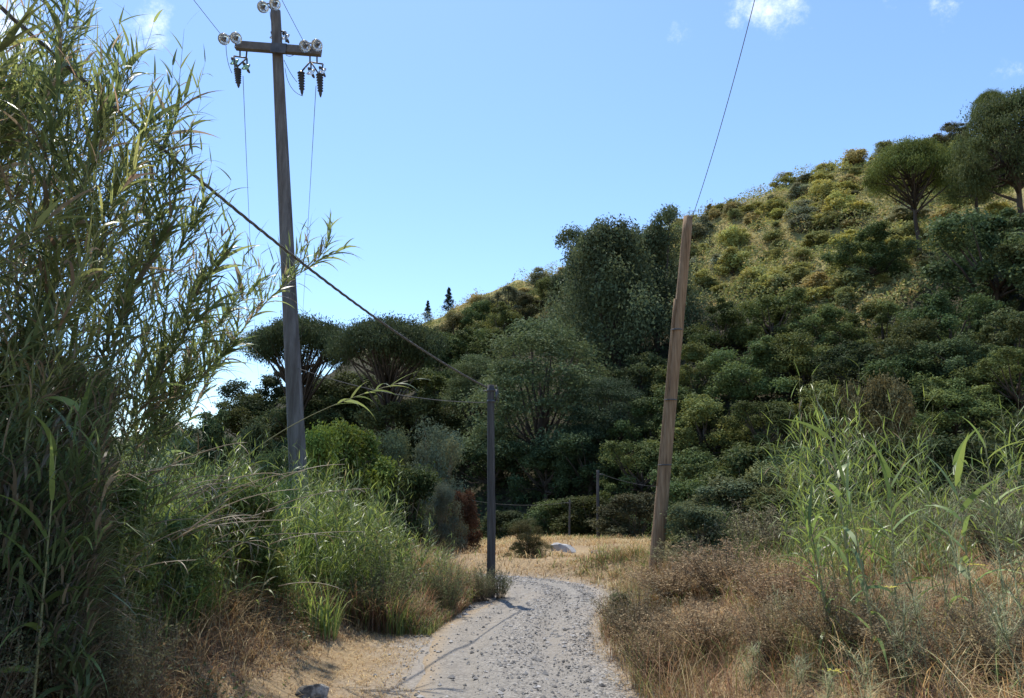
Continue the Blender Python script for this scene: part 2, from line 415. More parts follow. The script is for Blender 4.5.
def build_road():
    g = Geo(); K, J = 700, 52
    r, l = track_pair(K)
    tt = np.linspace(0, 1, J)
    ragged = lambda k: (fbm(np.arange(K)*.045+k, np.zeros(K)+k)-.47)*.5
    P = l[:, None]*(1-tt)[None, :, None]+r[:, None]*tt[None, :, None]
    wob = (fbm(P[:, :, 0]*1.7+9, P[:, :, 1]*1.7)-.47)*.9
    edge = np.minimum(tt, 1-tt)[None]
    e0 = ragged(3)[:, None]*(1-tt)[None]**3; e1 = ragged(11)[:, None]*tt[None]**3; P[:, :, 0] += e0+e1
    x, y = P[..., 0], P[..., 1]
    z = .012+.045*np.sin(math.pi*tt)[None]
    for c in (.27, .72): z = z-.05*np.exp(-((tt[None]-c+.05*(fbm(y*.3, x*0+c*9)-.47))/.07)**2)
    z = z+(fbm(x*4, y*4)-.47)*.022*np.clip(edge*8, 0, 1)
    z[:, 0] = -.03; z[:, -1] = -.03
    V = np.stack([x, y, z], -1).reshape(-1, 3)
    i = np.arange((K-1)*(J-1)); a, c = i//(J-1), i % (J-1)
    q = np.stack([a*J+c, a*J+c+1, (a+1)*J+c+1, (a+1)*J+c], 1)
    loose = (np.exp(-((tt-.52)/.12)**2)*.45+sstep(.72, .95, tt)*.8)[None]+(fbm(x*2, y*1.1)-.45)*.7-.35*(np.exp(-((tt-.27)/.09)**2)+np.exp(-((tt-.72)/.08)**2))[None]
    earth = (1-sstep(0, .16, tt))[None]*.75+.22*np.clip((fbm(x*1.5+4, y*.6)-.35)*2,0,1)
    C = np.stack([np.clip(loose, 0, 1), np.clip(earth, 0, 1), 0*x], -1).reshape(-1, 3)
    g.add(V, q, None, C)
    tag(link('road', g, 'road'), 'grey gravel track curving away to the left', None, None, 'structure')
    # loose stones
    sg = Geo(); n = 22000
    ico = np.array([(1,0,0),(-1,0,0),(0,1,0),(0,-1,0),(0,0,1),(0,0,-1)], float)
    f = np.array([(0,2,4),(2,1,4),(1,3,4),(3,0,4),(2,0,5),(1,2,5),(3,1,5),(0,3,5)])
    k = rng.integers(int(K*.22), K-60, n); q_ = rng.random(n)
    tq = np.where(rng.random(n) < .45, 1-.22*np.abs(rng.normal(size=n)), np.where(rng.random(n) < .5, .52+.1*rng.normal(size=n), q_))
    tq = np.where(rng.random(n) < .1, np.where(rng.random(n) < .5, -.2*rng.random(n)**2, 1+.2*rng.random(n)**2), np.clip(tq, 0, 1.04))
    j = np.clip((tq*(J-1)).astype(int), 0, J-1)
    px = (l[k, 0]*(1-tq)+r[k, 0]*tq); py = (l[k, 1]*(1-tq)+r[k, 1]*tq)+rng.normal(size=n)*.03
    pz = np.where((tq > 0) & (tq < 1), z[k, j], height(px, py)+.005)
    s = np.minimum(.004+.0065*rng.exponential(size=n), .05)
    V = ico[None]*s[:, None, None]*(1+.5*(rng.random((n, 6, 3))-.5))*np.array([1,1,.65])
    a = rng.random(n)*6.28; ca, sa = np.cos(a), np.sin(a)
    V = np.stack([V[..., 0]*ca[:, None]-V[..., 1]*sa[:, None], V[..., 0]*sa[:, None]+V[..., 1]*ca[:, None], V[..., 2]], -1)
    V += np.stack([px, py, pz+s*.25], 1)[:, None]
    c = (.15+.24*rng.random(n))[:, None]*np.array([1.05,.99,.91])
    sg.add(V.reshape(-1, 3), None, ((np.arange(n)*6)[:, None, None]+f[None]).reshape(-1, 3), np.repeat(c, 6, 0))
    tag(link('gravel', sg, 'gravel', smooth=False), 'loose grey stones scattered over the track', None, None, 'stuff')
build_road()

# ------------------------------------------------------------------ tree prototypes (unit width, unit height)
def fib(n, seed):
    r = np.random.default_rng(seed); v = r.normal(size=(n, 3)); return v/np.linalg.norm(v, axis=1)[:, None]
def clump_leaves(g, centres, radii, n_each, size, asp, seed, up=.5, shell=.55, tone=.25, droop=None, hue=.0):
    r = np.random.default_rng(seed)
    for c, rad in zip(centres, radii):
        n = int(n_each*r.uniform(.8, 1.2)); d = fib(n, r.integers(1e9))
        d[:, 2] = np.where((d[:, 2] < -.3) & (r.random(n) < .5), -d[:, 2], d[:, 2])
        rr = (shell+(1-shell)*r.random(n)**.6)*(1+.22*r.normal(size=n))
        P = np.array(c)+d*rr[:, None]*np.array(rad)
        Nn = d*.55+r.normal(size=(n, 3))*.6+np.array([0,0,up])
        tn = 1+tone*(r.random()-.5)*2
        col = np.full((n, 3), tn)*(1+np.array([hue,0,-hue])*(r.random()-.5)*2)
        T = None
        if droop is not None: T = r.normal(size=(n, 3))*.5+np.array(droop)
        leaves(g, P, Nn, size*(.6+.8*r.random(n)), asp, col, T)
def limbs(g, base, targets, r0, seed, fork=.35, bend=.06):
    r = np.random.default_rng(seed); base = np.array(base, float)
    for tg in targets:
        tg = np.array(tg, float); s = base.copy(); s[2] = base[2]+(tg[2]-base[2])*fork*r.random()
        mid = s*.45+tg*.55; mid[2] -= .03; mid += r.normal(size=3)*bend*.4
        tube(g, [s, (s+mid)/2+r.normal(size=3)*bend*.3, mid, tg], [r0*.55, r0*.42, r0*.3, r0*.1], 5)
PROTO = {}
def oak(seed, n=64, leafn=330, size=.025, low=.06):
    r = np.random.default_rng(seed); cs, rs = [], []
    lob = [(.30*math.cos(a_), .30*math.sin(a_), r.uniform(.22,.72), r.uniform(.13,.25)) for a_ in np.linspace(0, 6.28, 8)[:7]+r.random()]+[(r.uniform(-.1,.1),r.uniform(-.1,.1),r.uniform(.68,.78),.2),(0,0,.4,.34),(r.uniform(-.2,.2),r.uniform(-.2,.2),.78,.13)]
    for i in range(n):
        lx, ly, lz, lr = lob[i % len(lob)]; d = r.normal(size=3); d /= np.linalg.norm(d); q = r.uniform(.5, 1) if r.random() < .85 else r.uniform(1, 1.25)
        c = np.array((lx, ly, lz))+d*lr*q*np.array((1,1,.85)); c[2] = min(max(c[2], low+.05), .94)
        k = r.uniform(.05, .13); cs.append(tuple(c)); rs.append((k, k, k*.8))
    gc = Geo(); clump_leaves(gc, cs, rs, leafn, size, .62, seed, .45, .35, .2, None, .08)
    gt = Geo(); tube(gt, [(0,0,-.08),(.01,0,.1),(0,.015,.3),(.01,0,.5)], [.035,.028,.022,.012], 7)
    limbs(gt, (0,0,.16), [cs[i] for i in range(0, n, 4)], .025, seed)
    return gc.mesh('crown'), gt.mesh('trunk')
def shrub(seed, n=20, leafn=190, size=.06):
    r = np.random.default_rng(seed); cs, rs = [], []
    for i in range(n):
        a = r.random()*6.28; zz = r.random(); rad = .34*math.sqrt(r.random())*(1.1-.6*zz)
        cs.append((rad*math.cos(a), rad*math.sin(a), .12+.66*zz)); k = r.uniform(.10, .2); rs.append((k, k, k))
    gc = Geo(); clump_leaves(gc, cs, rs, leafn, size, .5, seed, .5, .3, .22, (0,0,.6), .1)
    gt = Geo()
    for c in cs[::2]: tube(gt, [(0,0,-.08),(c[0]*.5,c[1]*.5,c[2]*.4),c], [.018,.012,.004], 4)
    return gc.mesh('foliage'), gt.mesh('stems')
def umbrella(seed, base=.52, n=60, leafn=700, flat=.5):
    r = np.random.default_rng(seed); cs, rs = [], []
    for i in range(n):
        a = i*2.4+r.random()*.5; q = math.sqrt((i+.5)/n); rad = .41*q
        zz = base+.10+(.90-base-.10)*(1-q**3.2)*r.uniform(.8, 1)
        if r.random() < .22 and q > .45: zz = base+.05+.12*r.random()
        cs.append((rad*math.cos(a), rad*math.sin(a), zz)); k = r.uniform(.09, .14); rs.append((k*1.05, k*1.05, k*.62))
    gc = Geo(); clump_leaves(gc, cs, rs, leafn, .019, .36, seed, .3, .3, .24, (0,0,.9), .06)
    gt = Geo(); tube(gt, [(0,0,-.05),(.012,.0,.15),(-.01,.01,.35),(.012,0,.55),(.0,.01,.75)], [.028,.024,.02,.016,.008], 8)
    for i, c in enumerate(cs):
        if i % 2 == 0 or i > n*.6:
            s0 = .36+.32*r.random(); s = np.array((0,0,s0)); c = np.array(c)
            mid = s*.5+c*.5; mid[2] -= .02; mid[:2] *= .85
            tube(gt, [s, mid, c], [.010, .007, .003], 5)
    return gc.mesh('crown'), gt.mesh('trunk')
def tallspire(seed, n=90, leafn=380):
    r = np.random.default_rng(seed); cs, rs = [], []
    spires = [(r.uniform(-.26,.26), r.uniform(-.2,.2), r.uniform(.78,1.0)) for _ in range(6)]; spires[0] = (0,0,1.0)
    for i in range(n):
        sx, sy, top = spires[i % 6]; zz = r.uniform(.12, 1)**.9
        wd = .15*(1-zz**2.5)+.03
        cs.append((sx*(.5+.6*zz)+r.normal()*wd, sy*(.5+.6*zz)+r.normal()*wd, .03+.90*zz*top)); k = .05+.11*(1-zz**2)*r.uniform(.7,1.2)+.015; rs.append((k, k, k*.9))
    gc = Geo(); clump_leaves(gc, cs, rs, leafn, .021, .45, seed, .4, .2, .3, None, .06)
    gt = Geo(); tube(gt, [(0,0,-.05),(.01,0,.3),(0,0,.7)], [.03,.022,.01], 7)
    for s in spires: tube(gt, [(0,0,.1),(s[0]*.6,s[1]*.6,.35*s[2]),(s[0],s[1],.9*s[2])], [.018,.013,.003], 5)
    return gc.mesh('crown'), gt.mesh('trunk')
def feathery(seed, n=100, leafn=380):
    r = np.random.default_rng(seed); cs, rs = [], []
    for i in range(n):
        a = r.random()*6.28; zz = r.random()**.75; prof = math.sqrt(max(.02, 1-zz**2.0))
        rad = .44*prof*math.sqrt(r.uniform(.3, 1))
        cs.append((rad*math.cos(a), rad*math.sin(a), .1+.84*zz)); k = r.uniform(.08, .13); rs.append((k*1.25, k*1.25, k*.55))
    gc = Geo(); clump_leaves(gc, cs, rs, leafn, .017, .45, seed, .6, .2, .16, None, .05)
    gt = Geo(); tube(gt, [(0,0,-.05),(.01,0,.2),(0,0,.6)], [.03,.025,.01], 7); limbs(gt, (0,0,.12), [cs[i] for i in range(0, n, 3)], .02, seed)
    return gc.mesh('crown'), gt.mesh('trunk')
def conifer(seed, n=16):
    r = np.random.default_rng(seed); cs, rs = [], []
    for i in range(n):
        zz = i/(n-1); a = i*2.4; rad = .26*(1-zz)
        cs.append((rad*math.cos(a), rad*math.sin(a), .1+.86*zz)); k = .07+.16*(1-zz); rs.append((k, k, k*.5))
    gc = Geo(); clump_leaves(gc, cs, rs, 110, .09, .3, seed, .2, .3, .2)
    gt = Geo(); tube(gt, [(0,0,-.05),(0,0,.9)], [.03,.006], 6)
    return gc.mesh('crown'), gt.mesh('trunk')
def bramble(seed, n=42, leafn=420, size=.029, asp=.62, tone=.3):
    r = np.random.default_rng(seed); cs, rs = [], []
    for i in range(n):
        a = r.random()*6.28; zz = r.random(); rad = .40*math.sqrt(r.random())*(1.08-.6*zz*zz)
        cs.append((rad*math.cos(a), rad*math.sin(a), .08+.74*zz)); k = r.uniform(.08, .17); rs.append((k, k, k*.85))
    gc = Geo(); clump_leaves(gc, cs, rs, leafn, size, asp, seed, .6, .35, tone, None, .12)
    gt = Geo()
    for c in cs: tube(gt, [(c[0]*.2,c[1]*.2,-.08),(c[0]*.6,c[1]*.6,c[2]*.6),(c[0]*1.15,c[1]*1.15,c[2]+.04)], [.007,.005,.002], 4)
    return gc.mesh('foliage'), gt.mesh('stems')

def dryshrub(seed, n=70):
    r = np.random.default_rng(seed); gs, gc = Geo(), Geo(); P = []
    for i in range(n):
        a = r.random()*6.28; o = .5*math.sqrt(r.random()); H = (1-.9*o*o)*r.uniform(.5, 1); b0 = .12*r.random()
        p0 = np.array((b0*math.cos(a), b0*math.sin(a), -.03)); e = np.array((o*math.cos(a), o*math.sin(a), H))
        B = bez(p0, (p0+e)/2+np.array((0,0,.12)), e, 7); tube(gs, B, np.linspace(.0055, .0018, 7), 4)
        for j in range(9):
            q = B[r.integers(2, 7)]; d = r.normal(size=3)*.7+np.array((0,0,.7)); d /= np.linalg.norm(d); L = r.uniform(.06, .2)
            tube(gs, [q, q+d*L*.5+r.normal(size=3)*.01, q+d*L], [.0022, .0016, .0008], 3, cap=False)
            for k in range(9): P.append(q+d*L*r.random()**.6+r.normal(size=3)*.014)
    P = np.array(P); leaves(gc, P, r.normal(size=P.shape)+np.array((0,0,.4)), .018+.02*r.random(len(P)), .4, np.ones((len(P), 3))*(.7+.6*r.random(len(P)))[:, None])
    return gc.mesh('foliage'), gs.mesh('stems')
def bez(p0, p1, p2, n):
    t = np.linspace(0, 1, n)[:, None]
    return (1-t)**2*np.array(p0)+2*t*(1-t)*np.array(p1)+t*t*np.array(p2)
PROTO['dry'] = [dryshrub(s) for s in (91,92,93)]
PROTO['oak'] = [oak(s) for s in (11,12,13,14)]
PROTO['shrub'] = [shrub(s) for s in (21,22,23,24,25)]
PROTO['pine'] = [umbrella(31, .56), umbrella(32, .42, 66), umbrella(33, .3, 60), umbrella(34, .66, 60)]
PROTO['tall'] = [tallspire(41), tallspire(42)]
PROTO['feather'] = [feathery(51)]
PROTO['conifer'] = [conifer(61)]
PROTO['bramble'] = [bramble(s) for s in (71,72,73)]
PROTO['willow'] = [bramble(81, 44, 420, .030, .25, .2), bramble(82, 40, 420, .030, .25, .2)]
PARTN = {'dry':('foliage','stems'),'shrub':('foliage','stems'),'bramble':('foliage','stems'),'willow':('foliage','stems')}
NAMES = {'dry':('dry_shrub','shrub'),'oak':('oak_tree','tree'),'shrub':('shrub','shrub'),'pine':('umbrella_pine','tree'),'tall':('tall_tree','tree'),'feather':('feathery_tree','tree'),
         'conifer':('conifer','tree'),'bramble':('bramble_bush','bush'),'willow':('willow_bush','bush')}
def plant(kind, x, y, width, hgt, col, label, group=None, var=None, name=None, cat=None, sink=.03, rz=None):
    if kind in ('oak','bramble'):
        q = rng.uniform(.72, 1.3); w_ = rng.uniform(-.12, .16); col = (col[0]*q*(1+w_), col[1]*q, col[2]*q*(1-w_*.5))
    v = PROTO[kind][(var if var is not None else int(rng.integers(99))) % len(PROTO[kind])]
    nm, ct = NAMES[kind]
    root = thing(name or nm, label, cat or ct, (x, y, hz(x, y)-sink*hgt), rng.random()*6.28 if rz is None else rz, group, (width, width, hgt))
    a, b = PARTN.get(kind, ('crown', 'trunk'))
    link(a, v[0], 'leaf', root, col); link(b, v[1], 'twig' if kind in ('willow','bramble','dry') else 'bark', root)
    return root
def tree_px(kind, px, ptop, wpx, Y, col, label, **k):
    rat = {'oak':.86,'pine':1.42,'tall':1.25,'feather':.95,'conifer':1.3}.get(kind)
    if rat and Y > 40:
        ys = np.linspace(44, 134, 260); gz = height((px-W2)/F*ys, ys)
        pyg = H2-F*((-ys*math.sin(PITCH)+(gz-CAMZ)*math.cos(PITCH))/(ys*math.cos(PITCH)+(gz-CAMZ)*math.sin(PITCH)))
        Y = float(ys[np.argmin(np.abs(pyg-(ptop+rat*wpx))+.35*np.abs(ys-Y)*.2)])
    p = at(px, ptop, Y); g = hz(p.x, Y); hgt = max(p.z-g, .6)
    wid = wpx*Y/F
    if rat and hgt < rat*wid*.8: return plant(kind, p.x, Y, wid, rat*wid*.8, col, label, sink=1-hgt/(rat*wid*.8), **k)
    return plant(kind, p.x, Y, wid, hgt, col, label, **k)

OAK = (.102,.130,.046); OAKD = (.078,.100,.042); OAKL = (.130,.158,.054); PINE = (.15,.185,.055); GREY = (.15,.165,.095); FEA = (.12,.155,.072)
TREES = [
 ('pine',908,134,98,84,PINE,'umbrella pine with bare lower trunk alone on the sunlit slope',0),
 ('pine',1006,82,134,76,(.11,.135,.055),'large spreading pine at the top right of the ridge',1),
 ('pine',988,87,40,108,PINE,'small round pine on the skyline above the large spreading pine',2),
 ('oak',950,122,46,104,GREY,'grey green bushy tree on the skyline between the pines',None),
 ('oak',866,218,86,72,OAK,'loose oak with sky gaps just left of the umbrella pine trunk',0),
 ('oak',985,196,150,58,OAKD,'big dark oak below the large spreading pine',1),
 ('oak',1050,230,120,54,OAKD,'dark oak cut by the edge beside the big dark oak',2),
 ('tall',614,198,150,76,(.115,.14,.07),'tallest grey green tree with several feathery spires',0),
 ('tall',652,204,120,74,(.11,.135,.068),'tall spired tree just left of the leaning wooden pole',1),
 ('tall',592,216,120,78,(.105,.128,.064),'left shorter tree of the three spired trees',1),
 ('pine',968,132,76,78,(.10,.13,.052),'smaller pine tucked against the left of the large spreading pine',2),
 ('oak',905,345,96,50,OAK,'oak in shade between the umbrella pine and the tall bramble thicket',1),
 ('oak',962,328,96,52,OAKD,'dark oak under the big dark oak',2),
 ('oak',1010,300,100,54,OAKD,'dark oak below the edge cut oak',3),
 ('oak',880,296,80,64,OAK,'oak right of the loose oak and under the umbrella pine',0),
 ('oak',945,285,96,58,OAK,'oak left of the big dark oak foot',1),
 ('oak',790,325,90,62,OAKL,'pale oak behind the second row oaks',2),
 ('oak',680,375,90,54,OAK,'oak half behind the leaning pole middle',3),
 ('oak',575,262,62,84,(.075,.09,.045),'rounded grey tree left of the tallest spired tree',2),
 ('oak',552,272,50,88,OAKL,'yellowish tree catching sun on the ridge',3),
 ('feather',540,312,178,60,FEA,'wide feathery pale green tree rising behind the middle pole',0),
 ('feather',478,350,100,66,FEA,'smaller feathery tree left of the wide feathery tree',0),
 ('feather',610,372,110,58,(.06,.085,.045),'feathery tree between the wide feathery one and leaning pole',0),
 ('pine',304,307,124,100,(.07,.092,.042),'flat topped umbrella pine behind the tall concrete pole',3),
 ('pine',390,307,128,98,(.068,.088,.042),'broad umbrella pine right of the concrete pole',3),
 ('oak',445,338,70,92,OAK,'round dark tree beside the broad umbrella pine',1),
 ('oak',352,374,90,92,OAKD,'dark tree filling the gap under the two umbrella pines',0),
 ('oak',250,385,80,80,OAK,'low dark tree at the end of the left ridge',3),
 ('oak',400,385,110,78,OAKD,'dark shaded tree below the broad umbrella pine',2),
 ('oak',330,385,90,84,OAKD,'dark shaded tree behind the concrete pole foot',3),
 ('conifer',449,287,18,133,(.035,.05,.028),'little dark conifer standing on the skyline',0),
 ('conifer',428,300,14,133,(.05,.06,.04),'thin pale conifer left of the little dark skyline conifer',0),
 ('oak',650,392,86,52,OAK,'rounded oak behind the middle of the leaning pole',0),
 ('oak',702,386,98,50,OAKL,'lighter green oak just right of the leaning pole',1),
 ('oak',764,392,88,49,OAK,'oak above the bramble mound right of the pole',2),
 ('oak',828,372,100,50,OAKL,'broad oak at the centre of the valley slope',3),
 ('oak',890,388,90,46,OAK,'oak behind the pale reed tops',0),
 ('oak',950,372,96,44,OAKL,'oak on the right above the tall thistles',1),
 ('oak',1012,340,100,42,OAK,'nearest oak at the right border of the valley',2),
 ('oak',640,345,80,62,OAKD,'dark oak in the shade left of the leaning pole top',3),
 ('oak',690,338,86,60,OAK,'oak showing right beside the upper leaning pole',0),
 ('oak',748,332,98,59,OAK,'oak below the sunlit scrub in the valley wood',1),
 ('oak',800,338,86,60,OAKL,'oak in the second row above the broad central oak',2),
 ('oak',855,330,96,57,OAKD,'dark oak under the loose oak with sky gaps',3),
 ('oak',908,312,100,56,OAKD,'dark oak straight below the umbrella pine',0),
 ('oak',720,296,78,70,OAK,'oak at the lower edge of the sunlit slope by the pole',1),
 ('oak',770,284,88,70,OAKL,'dome shaped oak at the forest edge under the bright slope',2),
 ('oak',818,298,80,68,OAK,'oak at the forest edge left of the loose oak',3),
 ('oak',500,300,60,104,OAKL,'bushy tree on the ridge above the feathery trees',1),
 ('oak',525,292,50,100,(.08,.09,.04),'sunlit yellow tree on the ridge left of the spired trees',0),
 ('oak',590,420,90,54,OAKD,'dark oak deep in the hollow behind the far pole',1),
 ('oak',545,430,90,56,OAKD,'dark oak in the hollow above the round bush',2),
 ('oak',490,420,90,58,OAKD,'dark oak behind the lower middle pole',3),
 ('oak',440,400,90,60,OAKD,'shaded oak behind the grey willow bush',0),
 ('oak',640,430,90,47,OAK,'low oak right of the far pole',2),
 ('oak',700,438,100,42,OAK,'low spreading oak beside the foot of the leaning pole',3),
]
for kind, px, ptop, wpx, Y, col, label, var in TREES: tree_px(kind, px, ptop, wpx, Y, col, label, var=var)

# shrubs of the valley floor and the middle distance
MID = [
 ('willow',436,402,92,27,(.13,.155,.095),'pale grey willow bush left of the middle pole',0),
 ('willow',392,410,70,29,(.11,.14,.075),'grey green willow behind the bright leafy bush',1),
 ('bramble',352,398,110,22,(.085,.13,.03),'bright green leafy bush right of the concrete pole',0),
 ('bramble',318,405,80,20,(.10,.15,.035),'yellow green bush at the foot of the concrete pole',1),
 ('bramble',410,455,90,23,(.06,.085,.03),'dark leafy bush below the pale willow',2),
 ('bramble',462,478,44,24,(.10,.06,.035),'reddish brown dying bush left of the middle pole',0),
 ('willow',445,470,50,22,(.11,.125,.085),'low grey bush next to the reddish bush',1),
 ('willow',528,513,50,20.6,(.10,.095,.04),'round olive bush standing alone beyond the bend',0),
 ('bramble',590,490,90,44,(.055,.075,.026),'low dark shrub below the far pole',1),
 ('bramble',555,495,70,46,(.06,.085,.03),'low green shrub above the round olive bush',2),
 ('bramble',632,484,80,36,(.10,.10,.05),'olive shrub just right of the far pole',0),
 ('bramble',505,505,60,44,(.05,.065,.025),'dark shrub in shade left of the round olive bush',0),
 ('bramble',745,425,130,22,(.06,.085,.032),'big bramble mound behind the right bank',0),
 ('bramble',690,470,90,19,(.085,.115,.04),'light green bramble beside the leaning pole foot',1),
 ('bramble',800,440,120,20,(.055,.078,.03),'dark bramble behind the pale reed tops',2),
 ('bramble',880,415,120,19,(.06,.075,.028),'tall bramble thicket on the right bank',0),
 ('bramble',960,420,130,18,(.065,.082,.032),'bramble thicket behind the right hand reeds',1),
 ('bramble',1035,395,120,19,(.06,.08,.03),'bramble thicket cut by the right border',2),
 ('oak',878,352,90,34,(.095,.10,.05),'dull olive tree behind the tall bramble thicket',2),
 ('bramble',770,478,90,14,(.08,.10,.04),'low bramble at the crest of the right bank',1),
 ('oak',478,296,54,118,OAK,'bushy skyline tree just right of the two conifers',0),
 ('oak',412,322,60,118,(.13,.13,.06),'brownish skyline bush left of the two conifers',3),
 ('oak',456,308,50,122,(.15,.14,.06),'ochre skyline bush at the foot of the dark little conifer',1),
 ('oak',510,284,50,116,GREY,'grey skyline tree between the conifers and the spired trees',2),
 ('oak',430,322,80,96,OAK,'dark bushy tree under the two skyline conifers',2),
 ('oak',470,318,76,100,OAKL,'paler bushy tree right of the skyline conifers',3),
 ('oak',262,366,90,92,OAKD,'dark tree at the left end of the pine row',1),
 ('oak',350,362,100,95,OAKD,'dark tree wedged between the two umbrella pines',2),
 ('oak',425,362,100,86,OAK,'wide dark tree in front of the broad umbrella pine',0),
 ('oak',300,384,100,84,OAKD,'dark tree standing before the flat topped umbrella pine',3),
 ('oak',180,402,110,36,(.07,.095,.045),'wide dark tree along the bottom of the sky gap',3),
 ('oak',205,398,90,34,(.06,.085,.035),'round green tree closing the low end of the sky gap',1),
 ('oak',150,420,90,30,(.055,.08,.035),'dark tree half hidden behind the reed feet',2),
 ('oak',250,410,80,38,(.06,.085,.04),'shady tree between the sky gap and the concrete pole',0),
 ('willow',285,430,80,24,(.09,.125,.05),'green willow behind the concrete pole foot',1),
 ('oak',305,420,90,44,(.055,.08,.035),'dark tree right behind the concrete pole foot',2),
 ('bramble',722,468,110,16.5,(.14,.155,.075),'mixed grey green thicket at the crest right of the leaning pole',1),
 ('bramble',775,452,100,16,(.12,.14,.06),'leafy thicket behind the left side of the pale reed clump',2),
 ('willow',690,492,64,17.5,(.16,.175,.08),'pale loose bush close behind the leaning pole foot',1),
 ('dry',750,500,110,13,(.25,.23,.13),'greyish twiggy shrub at the crest of the right bank',0),
 ('dry',690,535,80,12.6,(.24,.235,.12),'green grey twiggy shrub touching the leaning pole foot',1),
 ('dry',1000,470,120,10,(.22,.23,.12),'tall twiggy shrub on the crest behind the right hand reeds',2),
 ('dry',910,480,100,10.5,(.20,.21,.10),'tall twiggy shrub between the two right hand reed clumps',0),
 ('bramble',705,520,70,14,(.10,.11,.045),'small leafy shrub just right of the leaning pole foot',0),
]
for kind, px, ptop, wpx, Y, col, label, var in MID: tree_px(kind, px, ptop, wpx, Y, col, label, var=var)

# scrub on the sunlit slope
SCRUB = [((.36,.35,.115),'yellow green scrub bush on the sunlit hillside'),((.24,.25,.10),'dark olive scrub bush on the sunlit hillside'),
         ((.23,.235,.14),'grey green scrub bush on the sunlit hillside'),((.37,.32,.14),'dry ochre scrub bush on the sunlit hillside')]
cnt = 0; sg = Geo()
tries = 0
SCP = []
while cnt < 290 and tries < 6000:
    tries += 1
    Y = rng.uniform(62, 128); px = rng.uniform(430, 1030); x = (px-W2)/F*Y
    z = hz(x, Y)
    if Y > np.interp(x/Y, U_, DR_)+2: continue
    if above_forest(x, Y, z) < 4: continue
    s = 1.8+4.6*rng.random()**1.5
    if any((x-a)**2+(Y-b)**2 < (.19*(s+c))**2 for a, b, c in SCP): continue
    SCP.append((x, Y, s)); k = int(rng.choice(4, p=[.42,.26,.16,.16]))
    col = np.array(SCRUB[k][0])*rng.uniform(.8, 1.25)
    plant('shrub', x, Y, s, s*rng.uniform(.32, .75), tuple(col), SCRUB[k][1], 'scrub bushes on the sunlit hillside, '+SCRUB[k][1].split(' scrub')[0], name='scrub_bush')
    cnt += 1
# fine scrub and dry grass between them
g = Geo(); n = 230000
px = rng.uniform(380, 1040, n); Y = rng.uniform(60, 133, n); x = (px-W2)/F*Y; z = height(x, Y)
ok = (above_forest(x, Y, z) > -12) & (Y < np.interp(x/Y, U_, DR_)+3)
x, Y, z = x[ok], Y[ok], z[ok]; n = len(x)
pal = np.array([(.40,.39,.125),(.26,.28,.10),(.48,.39,.17),(.34,.32,.135),(.20,.22,.09)])
lump = sstep(.42, .62, fbm(x*.45+7, Y*.30+3)); kk = (np.clip(fbm(x*.13, Y*.13)*1.9-.42, 0, .99)*5).astype(int)
kk = np.where((lump > .5) & (rng.random(n) < .5), 1, np.where(rng.random(n) < .25, rng.integers(0, 5, n), kk))
hh = (.08+rng.random(n)**.6*(.25+2.1*lump*(.5+fbm(x*1.3, Y*1.3))))
leaves(g, np.stack([x, Y, z+hh], 1), rng.normal(size=(n, 3))*.8+np.array([-.2,-.3,.8]), .14+.26*rng.random(n), .55, pal[kk]*(.8+.4*rng.random(n))[:, None])
tag(link('hillside_undergrowth', g, 'leaf'), 'yellow green undergrowth and dry grass over the sunlit hillside', None, None, 'stuff')
# forest floor undergrowth
g = Geo(); n = 45000
px = rng.uniform(200, 1040, n); Y = 32+70*rng.random(n)**1.3; x = (px-W2)/F*Y; z = height(x, Y)
ok = (above_forest(x, Y, z) < 10); x, Y, z = x[ok], Y[ok], z[ok]; n = len(x)
ok = (Y > np.interp(x/Y, U_, D0_)-10); x, Y, z = x[ok], Y[ok], z[ok]; n = len(x)
leaves(g, np.stack([x, Y, z+.1+1.3*rng.random(n)**2], 1), rng.normal(size=(n, 3))+np.array([0,-.3,.7]), .2+.3*rng.random(n), .6, np.array((.055,.075,.03))*(.7+.6*rng.random(n))[:, None])
tag(link('valley_undergrowth', g, 'leaf'), 'dark green undergrowth covering the wooded valley floor', None, None, 'stuff')

# ------------------------------------------------------------------ grass
GREEN = np.array([(.14,.20,.05),(.19,.25,.065),(.11,.155,.055),(.22,.25,.085)])
STRAW = np.array([(.46,.34,.16),(.38,.26,.12),(.52,.41,.22),(.30,.19,.09)])
BROWN = np.array([(.25,.155,.085),(.20,.12,.07),(.30,.20,.12),(.16,.10,.06)])
def pick(pal, n): return pal[rng.integers(0, len(pal), n)]*(.75+.5*rng.random(n))[:, None]
def tufted(n, x0, x1, y0, y1, per=9, spread=.07):
    m = max(1, n//per); cx = rng.uniform(x0, x1, m); cy = rng.uniform(y0, y1, m)
    x = np.repeat(cx, per)+rng.normal(size=m*per)*spread; y = np.repeat(cy, per)+rng.normal(size=m*per)*spread
    return x, y, np.repeat(rng.random(m), per), np.repeat(rng.random(m), per)
def verge(y): return np.interp(y, [8, 10.5, 12.5, 13.8, 15], [1.5, 1.25, .55, .2, .05])
